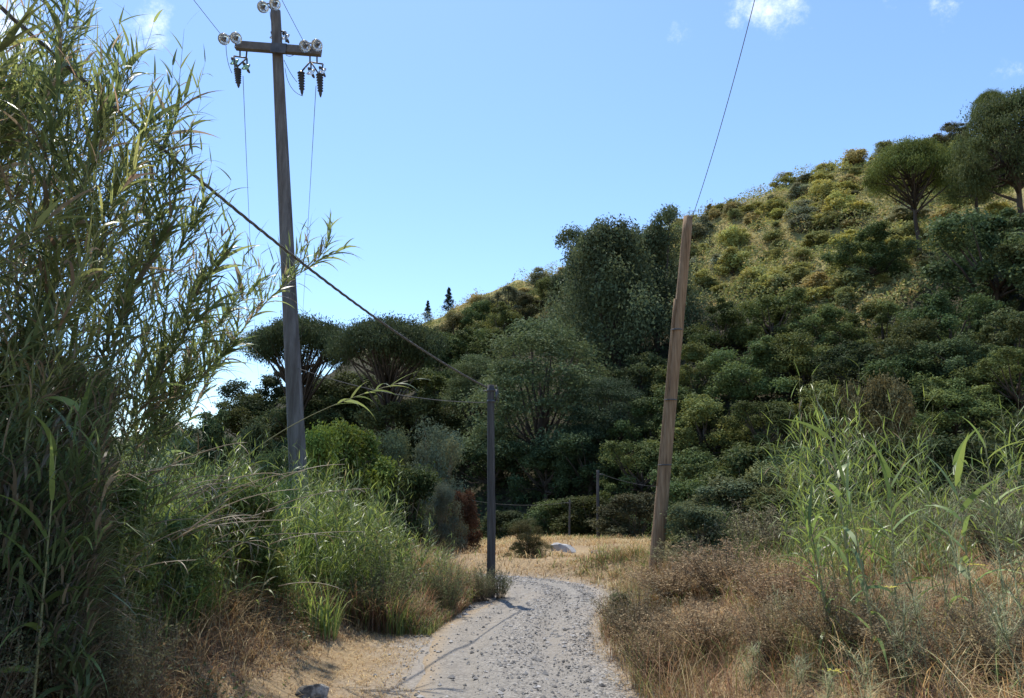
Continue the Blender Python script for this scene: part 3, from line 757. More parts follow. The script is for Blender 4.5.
def bank():
    gg, gd = Geo(), Geo()
    # left bank: tall green grass
    x, y, a, b = tufted(60000, -11, .2, 3.5, 17, 12, .06)
    d = road_d(x, y); n1 = fbm(x*.6, y*.6)
    ok = (x < .0) & (d > verge(y)+.3+.5*n1) & (x > -.75*y-1.5) & (y < 16.5)
    ok &= ~((d < 1.9) & (rng.random(len(x)) < .6))
    x, y, a, b, d = x[ok], y[ok], a[ok], b[ok], d[ok]; n = len(x); z = height(x, y)-.02
    tall = .35+.75*sstep(.9, 3.2, d)*(.5+.7*fbm(x*.8+7, y*.8))
    h = tall*(.6+.6*a)*(.75+.5*rng.random(n))
    br = (d < 2.6) & (b < .45)
    c = np.where(br[:, None], pick(BROWN, n)*1.1, pick(GREEN, n))
    c = np.where((rng.random(n) < .12)[:, None], pick(STRAW, n)*.8, c)
    blades(gg, np.stack([x, y, z], 1), h, .006+.008*rng.random(n)+.0004*y, rng.random(n)*6.28, .15+.35*rng.random(n), .2+.8*rng.random(n)**2, c, 5)
    # taller stands of broad grass on the bank
    x, y, a, b = tufted(30000, -11, .2, 4.5, 16.5, 14, .12)
    d = road_d(x, y); n1 = fbm(x*.5+21, y*.5)
    ok = (x < .05) & (d > verge(y)+.35+.5*n1) & (x > -.75*y-1) & (y < 16) & (b < .35+sstep(.9, 2.5, d)*.6) & (n1+.3*sstep(5,8,y) > .36)
    x, y, a, b, d = x[ok], y[ok], a[ok], b[ok], d[ok]; n = len(x)
    h = (.55+.65*a)*(.6+.5*rng.random(n))*(.65+.35*sstep(.7, 1.6, d))*(.55+.45*sstep(6, 9, y))
    blades(gg, np.stack([x, y, height(x, y)-.02], 1), h, .010+.010*rng.random(n)+.0004*y, rng.random(n)*6.28, .1+.35*rng.random(n), .2+.9*rng.random(n)**2, pick(GREEN, n)*np.array((1.15,1.2,1.1)), 6)
    # the tallest grass, around the foot of the concrete pole
    x, y, a, b = tufted(16000, -6.5, -1.4, 10.5, 14.2, 16, .12)
    d = road_d(x, y); ok = (d > 1.1) & (fbm(x*.8+61, y*.8) > .38); x, y, a, b, d = x[ok], y[ok], a[ok], b[ok], d[ok]; n = len(x)
    blades(gg, np.stack([x, y, height(x, y)-.02], 1), (.8+.8*a)*(.7+.4*rng.random(n))*(.7+.3*sstep(1, 2, d)), .014+.012*rng.random(n), rng.random(n)*6.28, .1+.35*rng.random(n), .2+.9*rng.random(n)**2, pick(GREEN, n)*np.array((1.2,1.25,1.2)), 6)
    # brown dry grass along the foot of the left bank
    x, y, a, b = tufted(70000, -5, .5, 4, 16.5, 14, .09)
    d = road_d(x, y); n1 = fbm(x*1.1+3, y*1.1)
    ok = (np.hypot(x+2.12, y-7.9) > .42) & (x < .1) & (d > verge(y)*.75+.6*n1-.15) & (d < 3.4) & (y < 16); x, y, a, d = x[ok], y[ok], a[ok], d[ok]; n = len(x)
    h = (.05+.5*sstep(0, .9, d-verge(y)*.8))*(.5+.8*a)
    c = np.where((a < .6)[:, None], pick(BROWN, n), pick(STRAW, n)*.85)
    blades(gd, np.stack([x, y, height(x, y)-.01], 1), h, .004+.004*rng.random(n)+.0003*y, rng.random(n)*6.28, .25+.7*rng.random(n), .3+1.1*rng.random(n), c, 4)
    # short straw on the verges and the golden patch
    x = rng.uniform(-3.5, 3.5, 60000); y = rng.uniform(4.5, 19, 60000); d = road_d(x, y)
    ok = (d > -.16+.3*fbm(x*2, y*2)) & (d < 2.2); x, y = x[ok], y[ok]; n = len(x)
    blades(gd, np.stack([x, y, height(x, y)], 1), .03+.09*rng.random(n), .004+.004*rng.random(n), rng.random(n)*6.28, .6+.6*rng.random(n), .5+.8*rng.random(n), pick(STRAW, n), 3)
    # right bank: dry grass
    x, y, a, b = tufted(110000, .6, 13, 3.2, 19, 16, .08)
    d = road_d(x, y); ok = (x > .8) & (d > .08+.35*fbm(x*1.3, y*1.3)) & (x < .72*y+1.5); x, y, a, b, d = x[ok], y[ok], a[ok], b[ok], d[ok]; n = len(x)
    patch = sstep(.36, .60, fbm(x*.8+50, y*.8)); h = (.10+.40*sstep(.1, 1.8, d))*(.35+.9*a)*(.6+.5*rng.random(n))*(.3+1.15*patch)
    mix = fbm(x*.5+11, y*.5)
    c = np.where((b+mix*.9 < .75)[:, None], pick(BROWN, n)*1.15, pick(STRAW, n))
    c = np.where(((rng.random(n) < .10+.3*sstep(10, 15, y)))[:, None], pick(GREEN, n), c)
    blades(gd, np.stack([x, y, height(x, y)-.01], 1), h, .003+.004*rng.random(n)+.0003*y, rng.random(n)*6.28, .25+.65*rng.random(n), .3+1.0*rng.random(n), c, 4)
    # right bank: green grass higher up
    x, y, a, b = tufted(26000, 1.8, 12, 4.5, 16, 18, .07)
    d = road_d(x, y); ok = (d > 1.6) & (x < .72*y+1.5) & (fbm(x*.7+30, y*.7) > .46); x, y, a, d = x[ok], y[ok], a[ok], d[ok]; n = len(x)
    blades(gg, np.stack([x, y, height(x, y)-.01], 1), (.5+.5*a)*(.6+.6*rng.random(n)), .006+.006*rng.random(n), rng.random(n)*6.28, .15+.35*rng.random(n), .2+.9*rng.random(n)**2, pick(GREEN, n), 5)
    # matted short straw over the right bank
    x = rng.uniform(1, 11, 110000); y = rng.uniform(3.5, 17, 110000); d = road_d(x, y)
    ok = (d > .3) & (x < .72*y+1); x, y = x[ok], y[ok]; n = len(x); f = fbm(x*1.2+70, y*1.2)
    c = np.where((f+.15*rng.normal(size=n) < .5)[:, None], pick(BROWN, n)*1.25, pick(STRAW, n)*.9)
    blades(gd, np.stack([x, y, height(x, y)-.01], 1), .05+.16*rng.random(n), .003+.003*rng.random(n), rng.random(n)*6.28, .6+.7*rng.random(n), .4+.9*rng.random(n), c, 3)
    # stiff brown stalks along the right edge
    x, y, a, b = tufted(26000, .9, 6, 6.5, 15, 22, .10)
    d = road_d(x, y); ok = (d > .12) & (d < 2.6) & (fbm(x*.9+90, y*.9) > .43); x, y, a, b, d = x[ok], y[ok], a[ok], b[ok], d[ok]; n = len(x)
    c = np.where((b < .3)[:, None], pick(GREEN, n)*np.array((1.1,.95,1.2)), np.where((b < .7)[:, None], pick(BROWN, n)*1.2, pick(STRAW, n)*.8))
    blades(gd, np.stack([x, y, height(x, y)-.01], 1), (.35+.55*a)*(.5+.6*rng.random(n)), .004+.004*rng.random(n), rng.random(n)*6.28, .2+.65*rng.random(n), .1+.8*rng.random(n), c, 4)
    # grass round the pole at the bend and along the inner edge
    x, y, a, b = tufted(26000, -3.2, .1, 11.5, 16.2, 14, .07)
    d = road_d(x, y); ok = (d > .03) & (x < .1) & (d < 1.3); x, y, a, b, d = x[ok], y[ok], a[ok], b[ok], d[ok]; n = len(x)
    c = np.where((b < .5)[:, None], pick(GREEN, n)*np.array((1.1,1,1.1)), pick(BROWN, n)*1.3)
    blades(gg, np.stack([x, y, height(x, y)-.02], 1), (.25+.5*sstep(.05, .6, d)+.25*sstep(13, 14.5, y))*(.6+.7*a), .006+.008*rng.random(n), rng.random(n)*6.28, .15+.4*rng.random(n), .2+.9*rng.random(n), c, 4)
    # the meadow beyond the bend
    n = 100000; x = rng.uniform(-14, 22, n); y = 16+34*rng.random(n)**1.3; d = road_d(x, y)
    ok = (d > .1) & ((y > 18) | (x > 1.5)); x, y = x[ok], y[ok]; n = len(x)
    ok = ~((np.abs(x-.0665*y-.0) < .75) & (y > 21.5) & (y < 25.3)); x, y = x[ok], y[ok]; n = len(x)
    gm = fbm(x*.25+2, y*.25+8)+sstep(28, 46, y)*.35-.1*sstep(0, 3, -x+1)
    c = np.where((rng.random(n) < sstep(.5, .75, gm)*.8)[:, None], pick(GREEN, n)*.9, pick(STRAW, n))
    blades(gd, np.stack([x, y, height(x, y)-.02], 1), .10+.30*rng.random(n)**1.5, .010+.010*rng.random(n), rng.random(n)*6.28, .3+.6*rng.random(n), .3+.8*rng.random(n), c, 3)
    tag(link('green_grass', gg, 'blade'), 'long green grass growing on the banks of the track', None, None, 'stuff')
    tag(link('dry_grass', gd, 'dryblade'), 'dry straw grass covering the verges, right bank and meadow', None, None, 'stuff')
bank()

# ------------------------------------------------------------------ reeds
def strip_leaf(g, p, d, L, wd, droop, col, r, segs=6):
    """a long reed leaf from p along d, drooping under its weight"""
    d = np.array(d, float); d /= np.linalg.norm(d)+1e-9
    side = np.cross(d, (0,0,1.)); side /= np.linalg.norm(side)+1e-9
    side = side*math.cos(r)+np.cross(side, d)*math.sin(r)
    pts = []; q = np.array(p, float); dd = d.copy()
    for k in range(segs+1):
        pts.append(q.copy()); dd = dd+np.array((0,0,-droop/segs)); dd /= np.linalg.norm(dd); q = q+dd*L/segs
    V = []
    for k in range(segs):
        t = k/segs; w_ = wd*.5*(.55+.45*min(1, t*6))*(1-max(0, (t-.25)/.75)**1.3)
        V += [pts[k]-side*w_, pts[k]+side*w_]
    V.append(pts[segs])
    Q = [(2*k, 2*k+1, 2*k+3, 2*k+2) for k in range(segs-1)]
    g.add(V, Q, [(2*segs-2, 2*segs-1, 2*segs)], np.tile(np.array(col), (2*segs+1, 1)))
def cane_geo(p0, p1, p2, seed, wd=.032, Lf=.5, start=.25, branch=.5, dead=.18, tint=1.0, n_leaf=None, rad=.011):
    r = random.Random(seed); gs, gl = Geo(), Geo()
    length = (Vector(p1)-Vector(p0)).length*.5+(Vector(p2)-Vector(p1)).length*.5+(Vector(p2)-Vector(p0)).length*.5
    C = bez(p0, p1, p2, 22); tube(gs, C, np.linspace(rad, rad*.25, 22), 5, (.21,.2,.09))
    n = n_leaf or int(length*(1-start)/.085)
    az0 = r.random()*6.28
    def leafcol(t):
        if r.random() < dead*(1.6-1.2*t): return np.array((.26,.215,.145))*r.uniform(.6, 1.15)
        c = np.array((.14,.185,.075)) if r.random() < .6 else np.array((.21,.25,.095))
        return c*r.uniform(.75, 1.3)*tint
    for i in range(n):
        t = start+(1-start)*(i+r.random()*.5)/n; k = min(20, int(t*21)); f = t*21-k
        p = C[k]*(1-f)+C[k+1]*f; tg = C[k+1]-C[k]; tg /= np.linalg.norm(tg)
        az = az0+math.pi*i+r.gauss(0, .7)
        rad_ = np.array((math.cos(az), math.sin(az), 0)); open_ = (.95-.45*t)+r.gauss(0, .15)
        d = tg*math.cos(open_)+rad_*math.sin(open_)+np.array((0,0,.15))
        L = Lf*(.75+.5*r.random())*(1 if t < .8 else 1-.9*(t-.8))
        strip_leaf(gl, p, d, L, wd*r.uniform(.6, 1.15), r.uniform(.6, 2.1)*(1.3-.55*t), leafcol(t), r.gauss(0, .5))
        if r.random() < branch*.35 and .3 < t < .92:      # a leafy side shoot
            bl = r.uniform(.35, .8); e = p+d/np.linalg.norm(d)*bl*.7+np.array((0,0,bl*.5)); B = bez(p, p+d*bl*.5, e, 6)
            tube(gs, B, np.linspace(rad*.4, rad*.12, 6), 4, (.2,.2,.09))
            for j in range(8):
                tt = .25+.75*j/7; q = B[min(5, int(tt*5))]; a2 = az+math.pi*j+r.gauss(0, .6); tg2 = B[5]-B[3]; tg2 /= np.linalg.norm(tg2)
                o2 = r.uniform(.3, .8); d2 = tg2*math.cos(o2)+np.array((math.cos(a2), math.sin(a2), .1))*math.sin(o2)
                strip_leaf(gl, q, d2, Lf*r.uniform(.35, .65), wd*r.uniform(.4, .7), r.uniform(.3, 1.1), leafcol(.8), r.gauss(0, .5), 5)
    return gs, gl
def reed(p0, p1, p2, seed, label, group=None, name='giant_reed', **k):
    o = Vector(p0); root = thing(name, label, 'reed', o, 0, group)
    gs, gl = cane_geo(Vector(p0)-o, Vector(p1)-o, Vector(p2)-o, seed, **k)
    link('stem', gs, 'cane', root); link('leaves', gl, 'reed', root)
    return root
def reed_px(bx, Yb, tx, ty, Yt, seed, label, group=None, bow=.85, **k):
    xb = (bx-W2)/F*Yb; p0 = Vector((xb, Yb, hz(xb, Yb)-.05)); p2 = at(tx, ty, Yt)
    p1 = Vector((p0.x*.8+p2.x*.2, p0.y*.8+p2.y*.2, p0.z+(p2.z-p0.z)*bow))
    return reed(p0, p1, p2, seed, label, group, **k)
HERO = [
 (30,6.0,66,-30,5.6,.9,'tall reed whose leafy tip leaves the top of the view'),
 (60,7.0,128,60,6.6,.95,'upright reed with a feathery tip crossing the thick cable'),
 (90,7.4,186,95,7.0,.9,'reed leaning out with a long spear like tip toward the concrete pole'),
 (95,7.5,180,165,7.0,.95,'reed with a fan of leaves just under the thick cable'),
 (110,8.0,205,205,7.6,.95,'reed tip drooping against the sky below the cable'),
 (120,8.2,228,255,7.8,1.0,'reed arching out over the pale sky gap'),
 (130,8.6,262,285,8.4,1.0,'reed whose fan of leaves nearly touches the concrete pole'),
 (150,9.6,345,248,9.6,1.0,'long arching reed crossing in front of the concrete pole'),
 (160,9.8,420,378,10.2,.95,'low bent reed reaching right past the concrete pole'),
 (140,9.0,235,345,8.6,1.0,'lower reed spreading leaves over the sky gap'),
 (40,6.4,152,118,6.2,.9,'reed with a bushy tip between the thick cable and the thicket'),
 (70,7.2,168,230,7.0,.95,'reed tip just left of the drooping tip below the cable'),
 (100,8.0,215,305,7.6,.95,'reed fan hanging at the middle height of the sky gap'),
 (120,8.6,190,375,8.4,.9,'lowest reed tip at the bottom of the sky gap'),
 (20,6.0,110,100,5.8,.9,'reed spray rising into the sky left of the thick cable'),
]
for i, (bx, Yb, tx, ty, Yt, bow, lab) in enumerate(HERO):
    reed_px(bx, Yb, tx, ty, Yt, 100+i, lab, None, bow*.8, start=.3 if i != 8 else .75, branch=.3 if i == 8 else 2.0, wd=.040, Lf=.50, n_leaf=None if i == 8 else 56)
# the thicket: eight kinds of cane, copied
CANES = []
for i in range(10):
    r = random.Random(i+5); L = 3.6
    CANES.append([q.mesh(nm) for q, nm in zip(cane_geo((0,0,0), (.25,r.uniform(-.2,.2),L*r.uniform(.7,.9)), (1.2, r.uniform(-.3,.3), L), 300+i, branch=1.1, dead=.14+.09*(i % 3), start=.10, wd=.036, Lf=.50), ('stem', 'leaves'))])
ENV_X = [-100,0,40,60,100,130,170]; ENV_Y = [-30,0,20,70,95,120,190]
k = 0; tr = 0
while k < 68 and tr < 6000:
    tr += 1
    Y = rng.uniform(5.2, 8.3); tpx = rng.uniform(-120, 118); lean = rng.uniform(.3, 1.6)
    x = (tpx-W2)/F*Y-lean
    if road_d([x], [Y])[0] < 1.8: continue
    z = hz(x, Y); top = np.interp(tpx, ENV_X, ENV_Y)+48+abs(rng.normal())*110
    ztop = at(tpx, top, Y).z; s = (ztop-z)/3.6
    if s < .4 or s > 1.5: continue
    lx = lean/1.2; az = rng.normal()*.35
    root = thing('giant_reed', 'leafy giant reed in the dense thicket left of the track', 'reed', (x, Y, z-.05), az, 'giant reeds of the thicket', (lx if lx > .6 else .6, rng.uniform(.85,1.1), s))
    c = CANES[k % 10]; q = rng.uniform(.8, 1.3); dry = .15*rng.random()
    link('stem', c[0], 'cane', root); link('leaves', c[1], 'reed', root, (q*(1+dry), q, q*(1-dry*.4)))
    k += 1
# short green reeds all along the left bank
SHORT = []
for i in range(8):
    r = random.Random(i+900); ln = r.uniform(.15, .55)
    SHORT.append([q.mesh(nm) for q, nm in zip(cane_geo((0,0,0), (ln*.2,0,1.0), (ln, 0, 1.35), 950+i, branch=.9, dead=.12, start=.12, wd=.024, Lf=.34, n_leaf=22, rad=.006), ('stem', 'leaves'))])
k = 0
while k < 220:
    Y = rng.uniform(6.2, 14.5); px = rng.uniform(120, 480) if k % 3 else rng.uniform(330, 482); x = (px-W2)/F*Y; d = float(road_d([x], [Y])[0])
    if d < .35+float(verge(Y)) or x > -.2: continue
    z = hz(x, Y); sc_ = rng.uniform(.55, 1.15)*min(1, .55+.3*d)
    root = thing('short_reed', 'short bushy green reed among the grass of the left bank', 'reed', (x, Y, z-.04), rng.random()*6.28, 'short reeds of the left bank', (sc_, sc_, sc_))
    c = SHORT[k % 8]; q = rng.uniform(.75, 1.3); link('stem', c[0], 'cane', root); link('leaves', c[1], 'reed', root, (q, q*1.04, q*.8))
    k += 1
# dead canes fallen over on the left bank
for i in range(36):
    c = ((130, 530, 6.3), (200, 512, 7.3), (165, 520, 6.7), (250, 545, 8.3))[i % 4]
    p = at(c[0]+rng.normal()*34, c[1]+rng.normal()*20, c[2]+rng.normal()*.35)
    a = (.42 if i % 4 != 3 else .12)+rng.normal()*.22; L = rng.uniform(.4, 1.2)
    g = Geo(); B = bez((0,0,0), (math.cos(a)*L*.5+rng.normal()*.08, rng.normal()*.2, math.sin(a)*L*.55+.10), (math.cos(a)*L, rng.normal()*.3, math.sin(a)*L*.9), 8)
    tube(g, B, np.linspace(.0052, .0022, 8), 4, np.array((.32,.255,.165))*rng.uniform(.5, 1.05))
    for q in range(4):
        b = B[rng.integers(2, 7)]; strip_leaf(g, b, (math.cos(a)+rng.normal()*.5, rng.normal()*.5, math.sin(a)+rng.normal()*.5), rng.uniform(.1,.25), .010, 1.2, np.array((.25,.19,.11))*rng.uniform(.6,1.1), 0, 4)
    o = link('dead_reed_cane', g, 'cane'); o.location = p
    tag(o, 'thin dead reed cane fallen among the left bank growth', 'dead cane', 'dead canes on the left bank')
# leaf litter of the thicket and weeds of the bank
g = Geo(); n = 40000
px = np.minimum(rng.uniform(-130, 112, n), 118); Y = rng.uniform(5.0, 8.6, n); x = (px-W2)/F*Y; z0 = height(x, Y); d = road_d(x, Y)
q = rng.random(n)**1.5; zt = (H2-np.interp(px+55, ENV_X+[230,300], ENV_Y+[420,470]))
ztop = CAMZ+Y*(zt/F*math.cos(PITCH)+math.sin(PITCH))/(math.cos(PITCH)-zt/F*math.sin(PITCH))-.9
z = z0+.1+q*np.clip(ztop-z0, .3, 2.1)
ok = (d > 1.5) & (fbm(x*1.3, z*1.3+Y) > .40-.12*(z-z0 < 1.2)); x, Y, z, z0 = x[ok], Y[ok], z[ok], z0[ok]; n = len(x)
dead = rng.random(n) < np.clip(.62-.16*(z-z0), .2, .6)+.25*(fbm(x*.9+4, z*.9)-.5)
c = np.where(dead[:, None], np.array((.23,.19,.125))*(.5+.7*rng.random(n))[:, None], np.array((.13,.175,.075))*(.6+.8*rng.random(n))[:, None])
blades(g, np.stack([x, Y, z], 1), .22+.28*rng.random(n), .012+.014*rng.random(n), rng.normal(size=n)*1.2, .45+.5*rng.random(n), .2+1.1*rng.random(n), c, 4)
tag(link('reed_foliage', g, 'reed'), 'tangled green and dead reed leaves filling the thicket on the left', None, None, 'stuff')
g = Geo(); n = 60000
x = rng.uniform(-9, .0, n); Y = rng.uniform(3.4, 12, n); d = road_d(x, Y); f = fbm(x*1.1+40, Y*1.1)
ok = (d > .9+.6*f) & (f > .40) & (x > -.75*Y-1); x, Y, d, f = x[ok], Y[ok], d[ok], f[ok]; n = len(x)
z = height(x, Y)+(.05+.95*rng.random(n)**1.3*sstep(.7, 2.4, d))*(.4+1.0*(f-.3))
kk = rng.random(n); c = np.where((kk < .2)[:, None], np.array((.26,.20,.12)), np.where((kk < .6)[:, None], np.array((.10,.13,.06)), np.array((.085,.13,.04))))*(.6+.8*rng.random(n))[:, None]
leaves(g, np.stack([x, Y, z], 1), rng.normal(size=(n, 3))+np.array([.1,-.2,.7]), .018+.035*rng.random(n), .5, c)
tag(link('bank_undergrowth', g, 'reed'), 'mixed leafy weeds covering the left bank', None, None, 'stuff')
# broad leaved young reeds
YOUNG = [
 (858,6.2,842,476,6.2,'broad leaved young reed in the middle of the right bank clump',.05,.5,0),
 (815,6.8,806,512,6.8,'low broad leaved reed at the left foot of the right bank clump',.045,.45,0),
 (880,6.6,890,470,6.6,'broad leaved reed leaning right out of the right bank clump',.045,.5,0),
 (62,5.0,58,430,5.0,'young broad leaved reed at the left with whitish shining leaves',.055,.6,-.0),
 (88,5.3,80,400,5.3,'young dark green reed beside the whitish leaved one',.05,.55,0),
 (840,6.8,828,420,6.8,'young upright reed with a bright yellow green leaf on the right bank',.05,.5,0),
 (955,6.3,952,455,6.3,'young reed with arched broad leaves near the right border',.05,.5,0),
 (985,6.6,985,440,6.6,'slim young reed just right of the arched leaved one',.035,.45,0),
]
for i, (bx, Yb, tx, ty, Yt, lab, wd, Lf, _) in enumerate(YOUNG):
    reed_px(bx, Yb, tx, ty, Yt, 500+i, lab, None, .6, wd=wd, Lf=Lf, start=.15, branch=0, dead=0, tint=np.array((1.1,1.2,.95)), n_leaf=13, name='young_reed')
TUFT = [(790,8.8,806,455),(828,8.4,835,455),(842,8.2,846,470),(850,7.8,866,490),(808,8.0,800,490),(826,7.6,820,500),(838,7.2,842,520),(818,7.0,806,530),(880,7.4,888,500),(930,7.4,925,480),(940,7.0,948,510),(900,7.0,896,530),(1020,6.8,1018,470),(860,7.0,870,540),(800,9.2,798,425),(818,9.0,822,432),(835,9.4,850,420),(815,8.6,812,445),(845,8.8,858,440),(862,9.2,872,450),(905,8.4,905,470),(918,8.2,915,452),(870,8.0,868,470),(780,9.4,782,470),(1010,7.6,1004,455),(1000,7.2,990,480)]
for i, (bx, Yb, tx, ty) in enumerate(TUFT):
    reed_px(bx, Yb, tx, ty, Yb-.1, 600+i, 'short pale green reed in the clump on the right bank', 'short reeds on the right bank', .6, wd=.019, Lf=.38, start=.05, branch=2.6, rad=.006, dead=.10, tint=np.array((1.15,1.22,.85)), name='short_reed')

# near bushes of the left bank and by the track
DRY = (.36,.27,.155); DRG = (.23,.235,.125)
NEARB = [
 ('dry',0,560,150,5.0,(.15,.155,.08),'tangled dull green shrub in the lower left corner',0),
 ('dry',115,585,130,5.6,(.17,.16,.085),'brownish green tangled shrub low on the left bank',1),
 ('bramble',110,445,120,7.2,(.11,.16,.045),'yellow green leafy shrub among the reed feet',0),
 ('bramble',180,500,84,8.4,(.15,.19,.06),'green leafy shrub below the sky gap',1),
 ('bramble',240,462,110,10.0,(.11,.155,.045),'grassy green shrub left of the concrete pole foot',2),
 ('dry',384,552,80,12.0,(.19,.22,.09),'grey green twiggy shrub on the left track edge',0),
 ('dry',446,556,50,13.2,(.19,.22,.10),'wispy grey shrub just left of the middle pole foot',2),
 ('dry',483,560,42,14.7,DRG,'small wispy shrub around the middle pole foot',1),
 ('dry',500,572,26,15.0,(.16,.18,.09),'tiny green tuft shrub right of the middle pole foot',0),
 ('dry',636,580,84,10.2,(.24,.20,.12),'dry shrub leaning over the right track edge',0),
 ('dry',676,556,100,11.4,DRY,'rust brown dry shrub at the foot of the leaning pole',1),
 ('dry',725,535,110,10.6,(.34,.255,.15),'widest rust brown dry shrub on the right bank',2),
 ('dry',655,610,90,8.8,DRY,'rust brown dry shrub nearest the right track edge',2),
 ('dry',780,560,110,8.6,(.35,.25,.145),'reddish brown dry shrub in the middle of the right bank',1),
 ('dry',705,600,100,8.6,DRY,'low dry brown shrub below the widest rust brown shrub',0),
 ('dry',770,612,90,7.4,(.33,.25,.145),'small dry shrub low on the right bank slope',2),
 ('dry',835,600,100,6.8,(.30,.24,.14),'dry shrub under the right bank reed clump',1),
 ('dry',905,606,110,6.1,(.33,.26,.15),'dry shrub among the fennel stalks',0),
 ('dry',990,585,110,5.7,(.32,.26,.15),'dry shrub at the right border beneath the flowering fennel',2),
 ('bramble',622,592,36,11.5,(.16,.17,.09),'small pale leaved bush at the right track edge',1),
 ('bramble',700,500,90,13.2,(.12,.14,.065),'mixed green shrub right of the leaning pole foot',2),
]
for kind, px, ptop, wpx, Y, col, label, var in NEARB: tree_px(kind, px, ptop, wpx, Y, col, label, var=var)

# fennel and thistle stems of the right bank
def fennel(x, y, H, seed, label, group, flower):
    r = random.Random(seed); root = thing('fennel', label, 'wild fennel', (x, y, hz(x, y)-.02), r.random()*6, group)
    gs, gf = Geo(), Geo(); nb = r.randint(9, 15)
    lean = (r.gauss(0, .25), r.gauss(0, .2)); top = (lean[0]*H, lean[1]*H, H)
    S = bez((0,0,0), (0,0,H*.6), top, 10); c = np.array((.25,.27,.15))*r.uniform(.8, 1.2)
    tube(gs, S, np.linspace(.0042, .0015, 10), 5, c)
    tips = [np.array(top)]
    for i in range(nb):
        t = r.uniform(.2, .9); p = S[int(t*9)]; a = r.random()*6.28; L = H*r.uniform(.15, .4)
        e = p+np.array((math.cos(a)*L*.5, math.sin(a)*L*.5, L*.85)); tube(gs, bez(p, p+(e-p)*.5+np.array((math.cos(a), math.sin(a), 0))*L*.1, e, 5), np.linspace(.0025, .001, 5), 4, c)
        tips.append(e)
        for j in range(26):
            q = p+(e-p)*r.random(); dd = np.array((r.gauss(0,1), r.gauss(0,1), r.uniform(.0,1.2)))
            strip_leaf(gs, q, dd, r.uniform(.06, .16), .003, .5, c*1.2, 0, 3)
    link('stems', gs, 'blade', root)
    if flower:
        for tp in tips[:1]:
            for j in range(30):
                d = np.array((r.gauss(0,1), r.gauss(0,1), .4))*.028
                q = tp+d+np.array((0,0,.03)); leaves(gf, [q], [(0,0,1)], .016, .9, (.62,.55,.10))
                strip_leaf(gf, tp, d+np.array((0,0,.03)), .05, .0018, 0, (.2,.22,.07), 0, 2)
        link('flower', gf, 'leaf', root)
    return root
FEN = [(995,4.6,.95,1),(938,5.0,.75,1),(905,5.6,1.25,0),(862,6.2,1.1,0),(882,5.2,.9,0),(1015,5.0,1.5,0),(968,5.4,1.2,0),(772,6.0,.6,0),(735,6.9,.5,0),(802,5.6,.5,1),(757,7.6,.6,0),(840,5.1,.7,0),(925,6.8,1.2,0),(893,7.4,1.3,0),(1002,6.2,1.5,0),(948,5.9,1.3,0)]
for i, (px, Y, H, fl) in enumerate(FEN):
    x = (px-W2)/F*Y
    lab = {0:'wild fennel with a flat yellow flower head near the right border',1:'shorter yellow flowering fennel left of the tall one',9:'low yellow flowering fennel in the middle of the right bank'}.get(i, 'bare green fennel stalk rising from the dry grass of the right bank')
    fennel(x, Y, H, 40+i, lab, None if fl else 'bare fennel stalks on the right bank', fl)

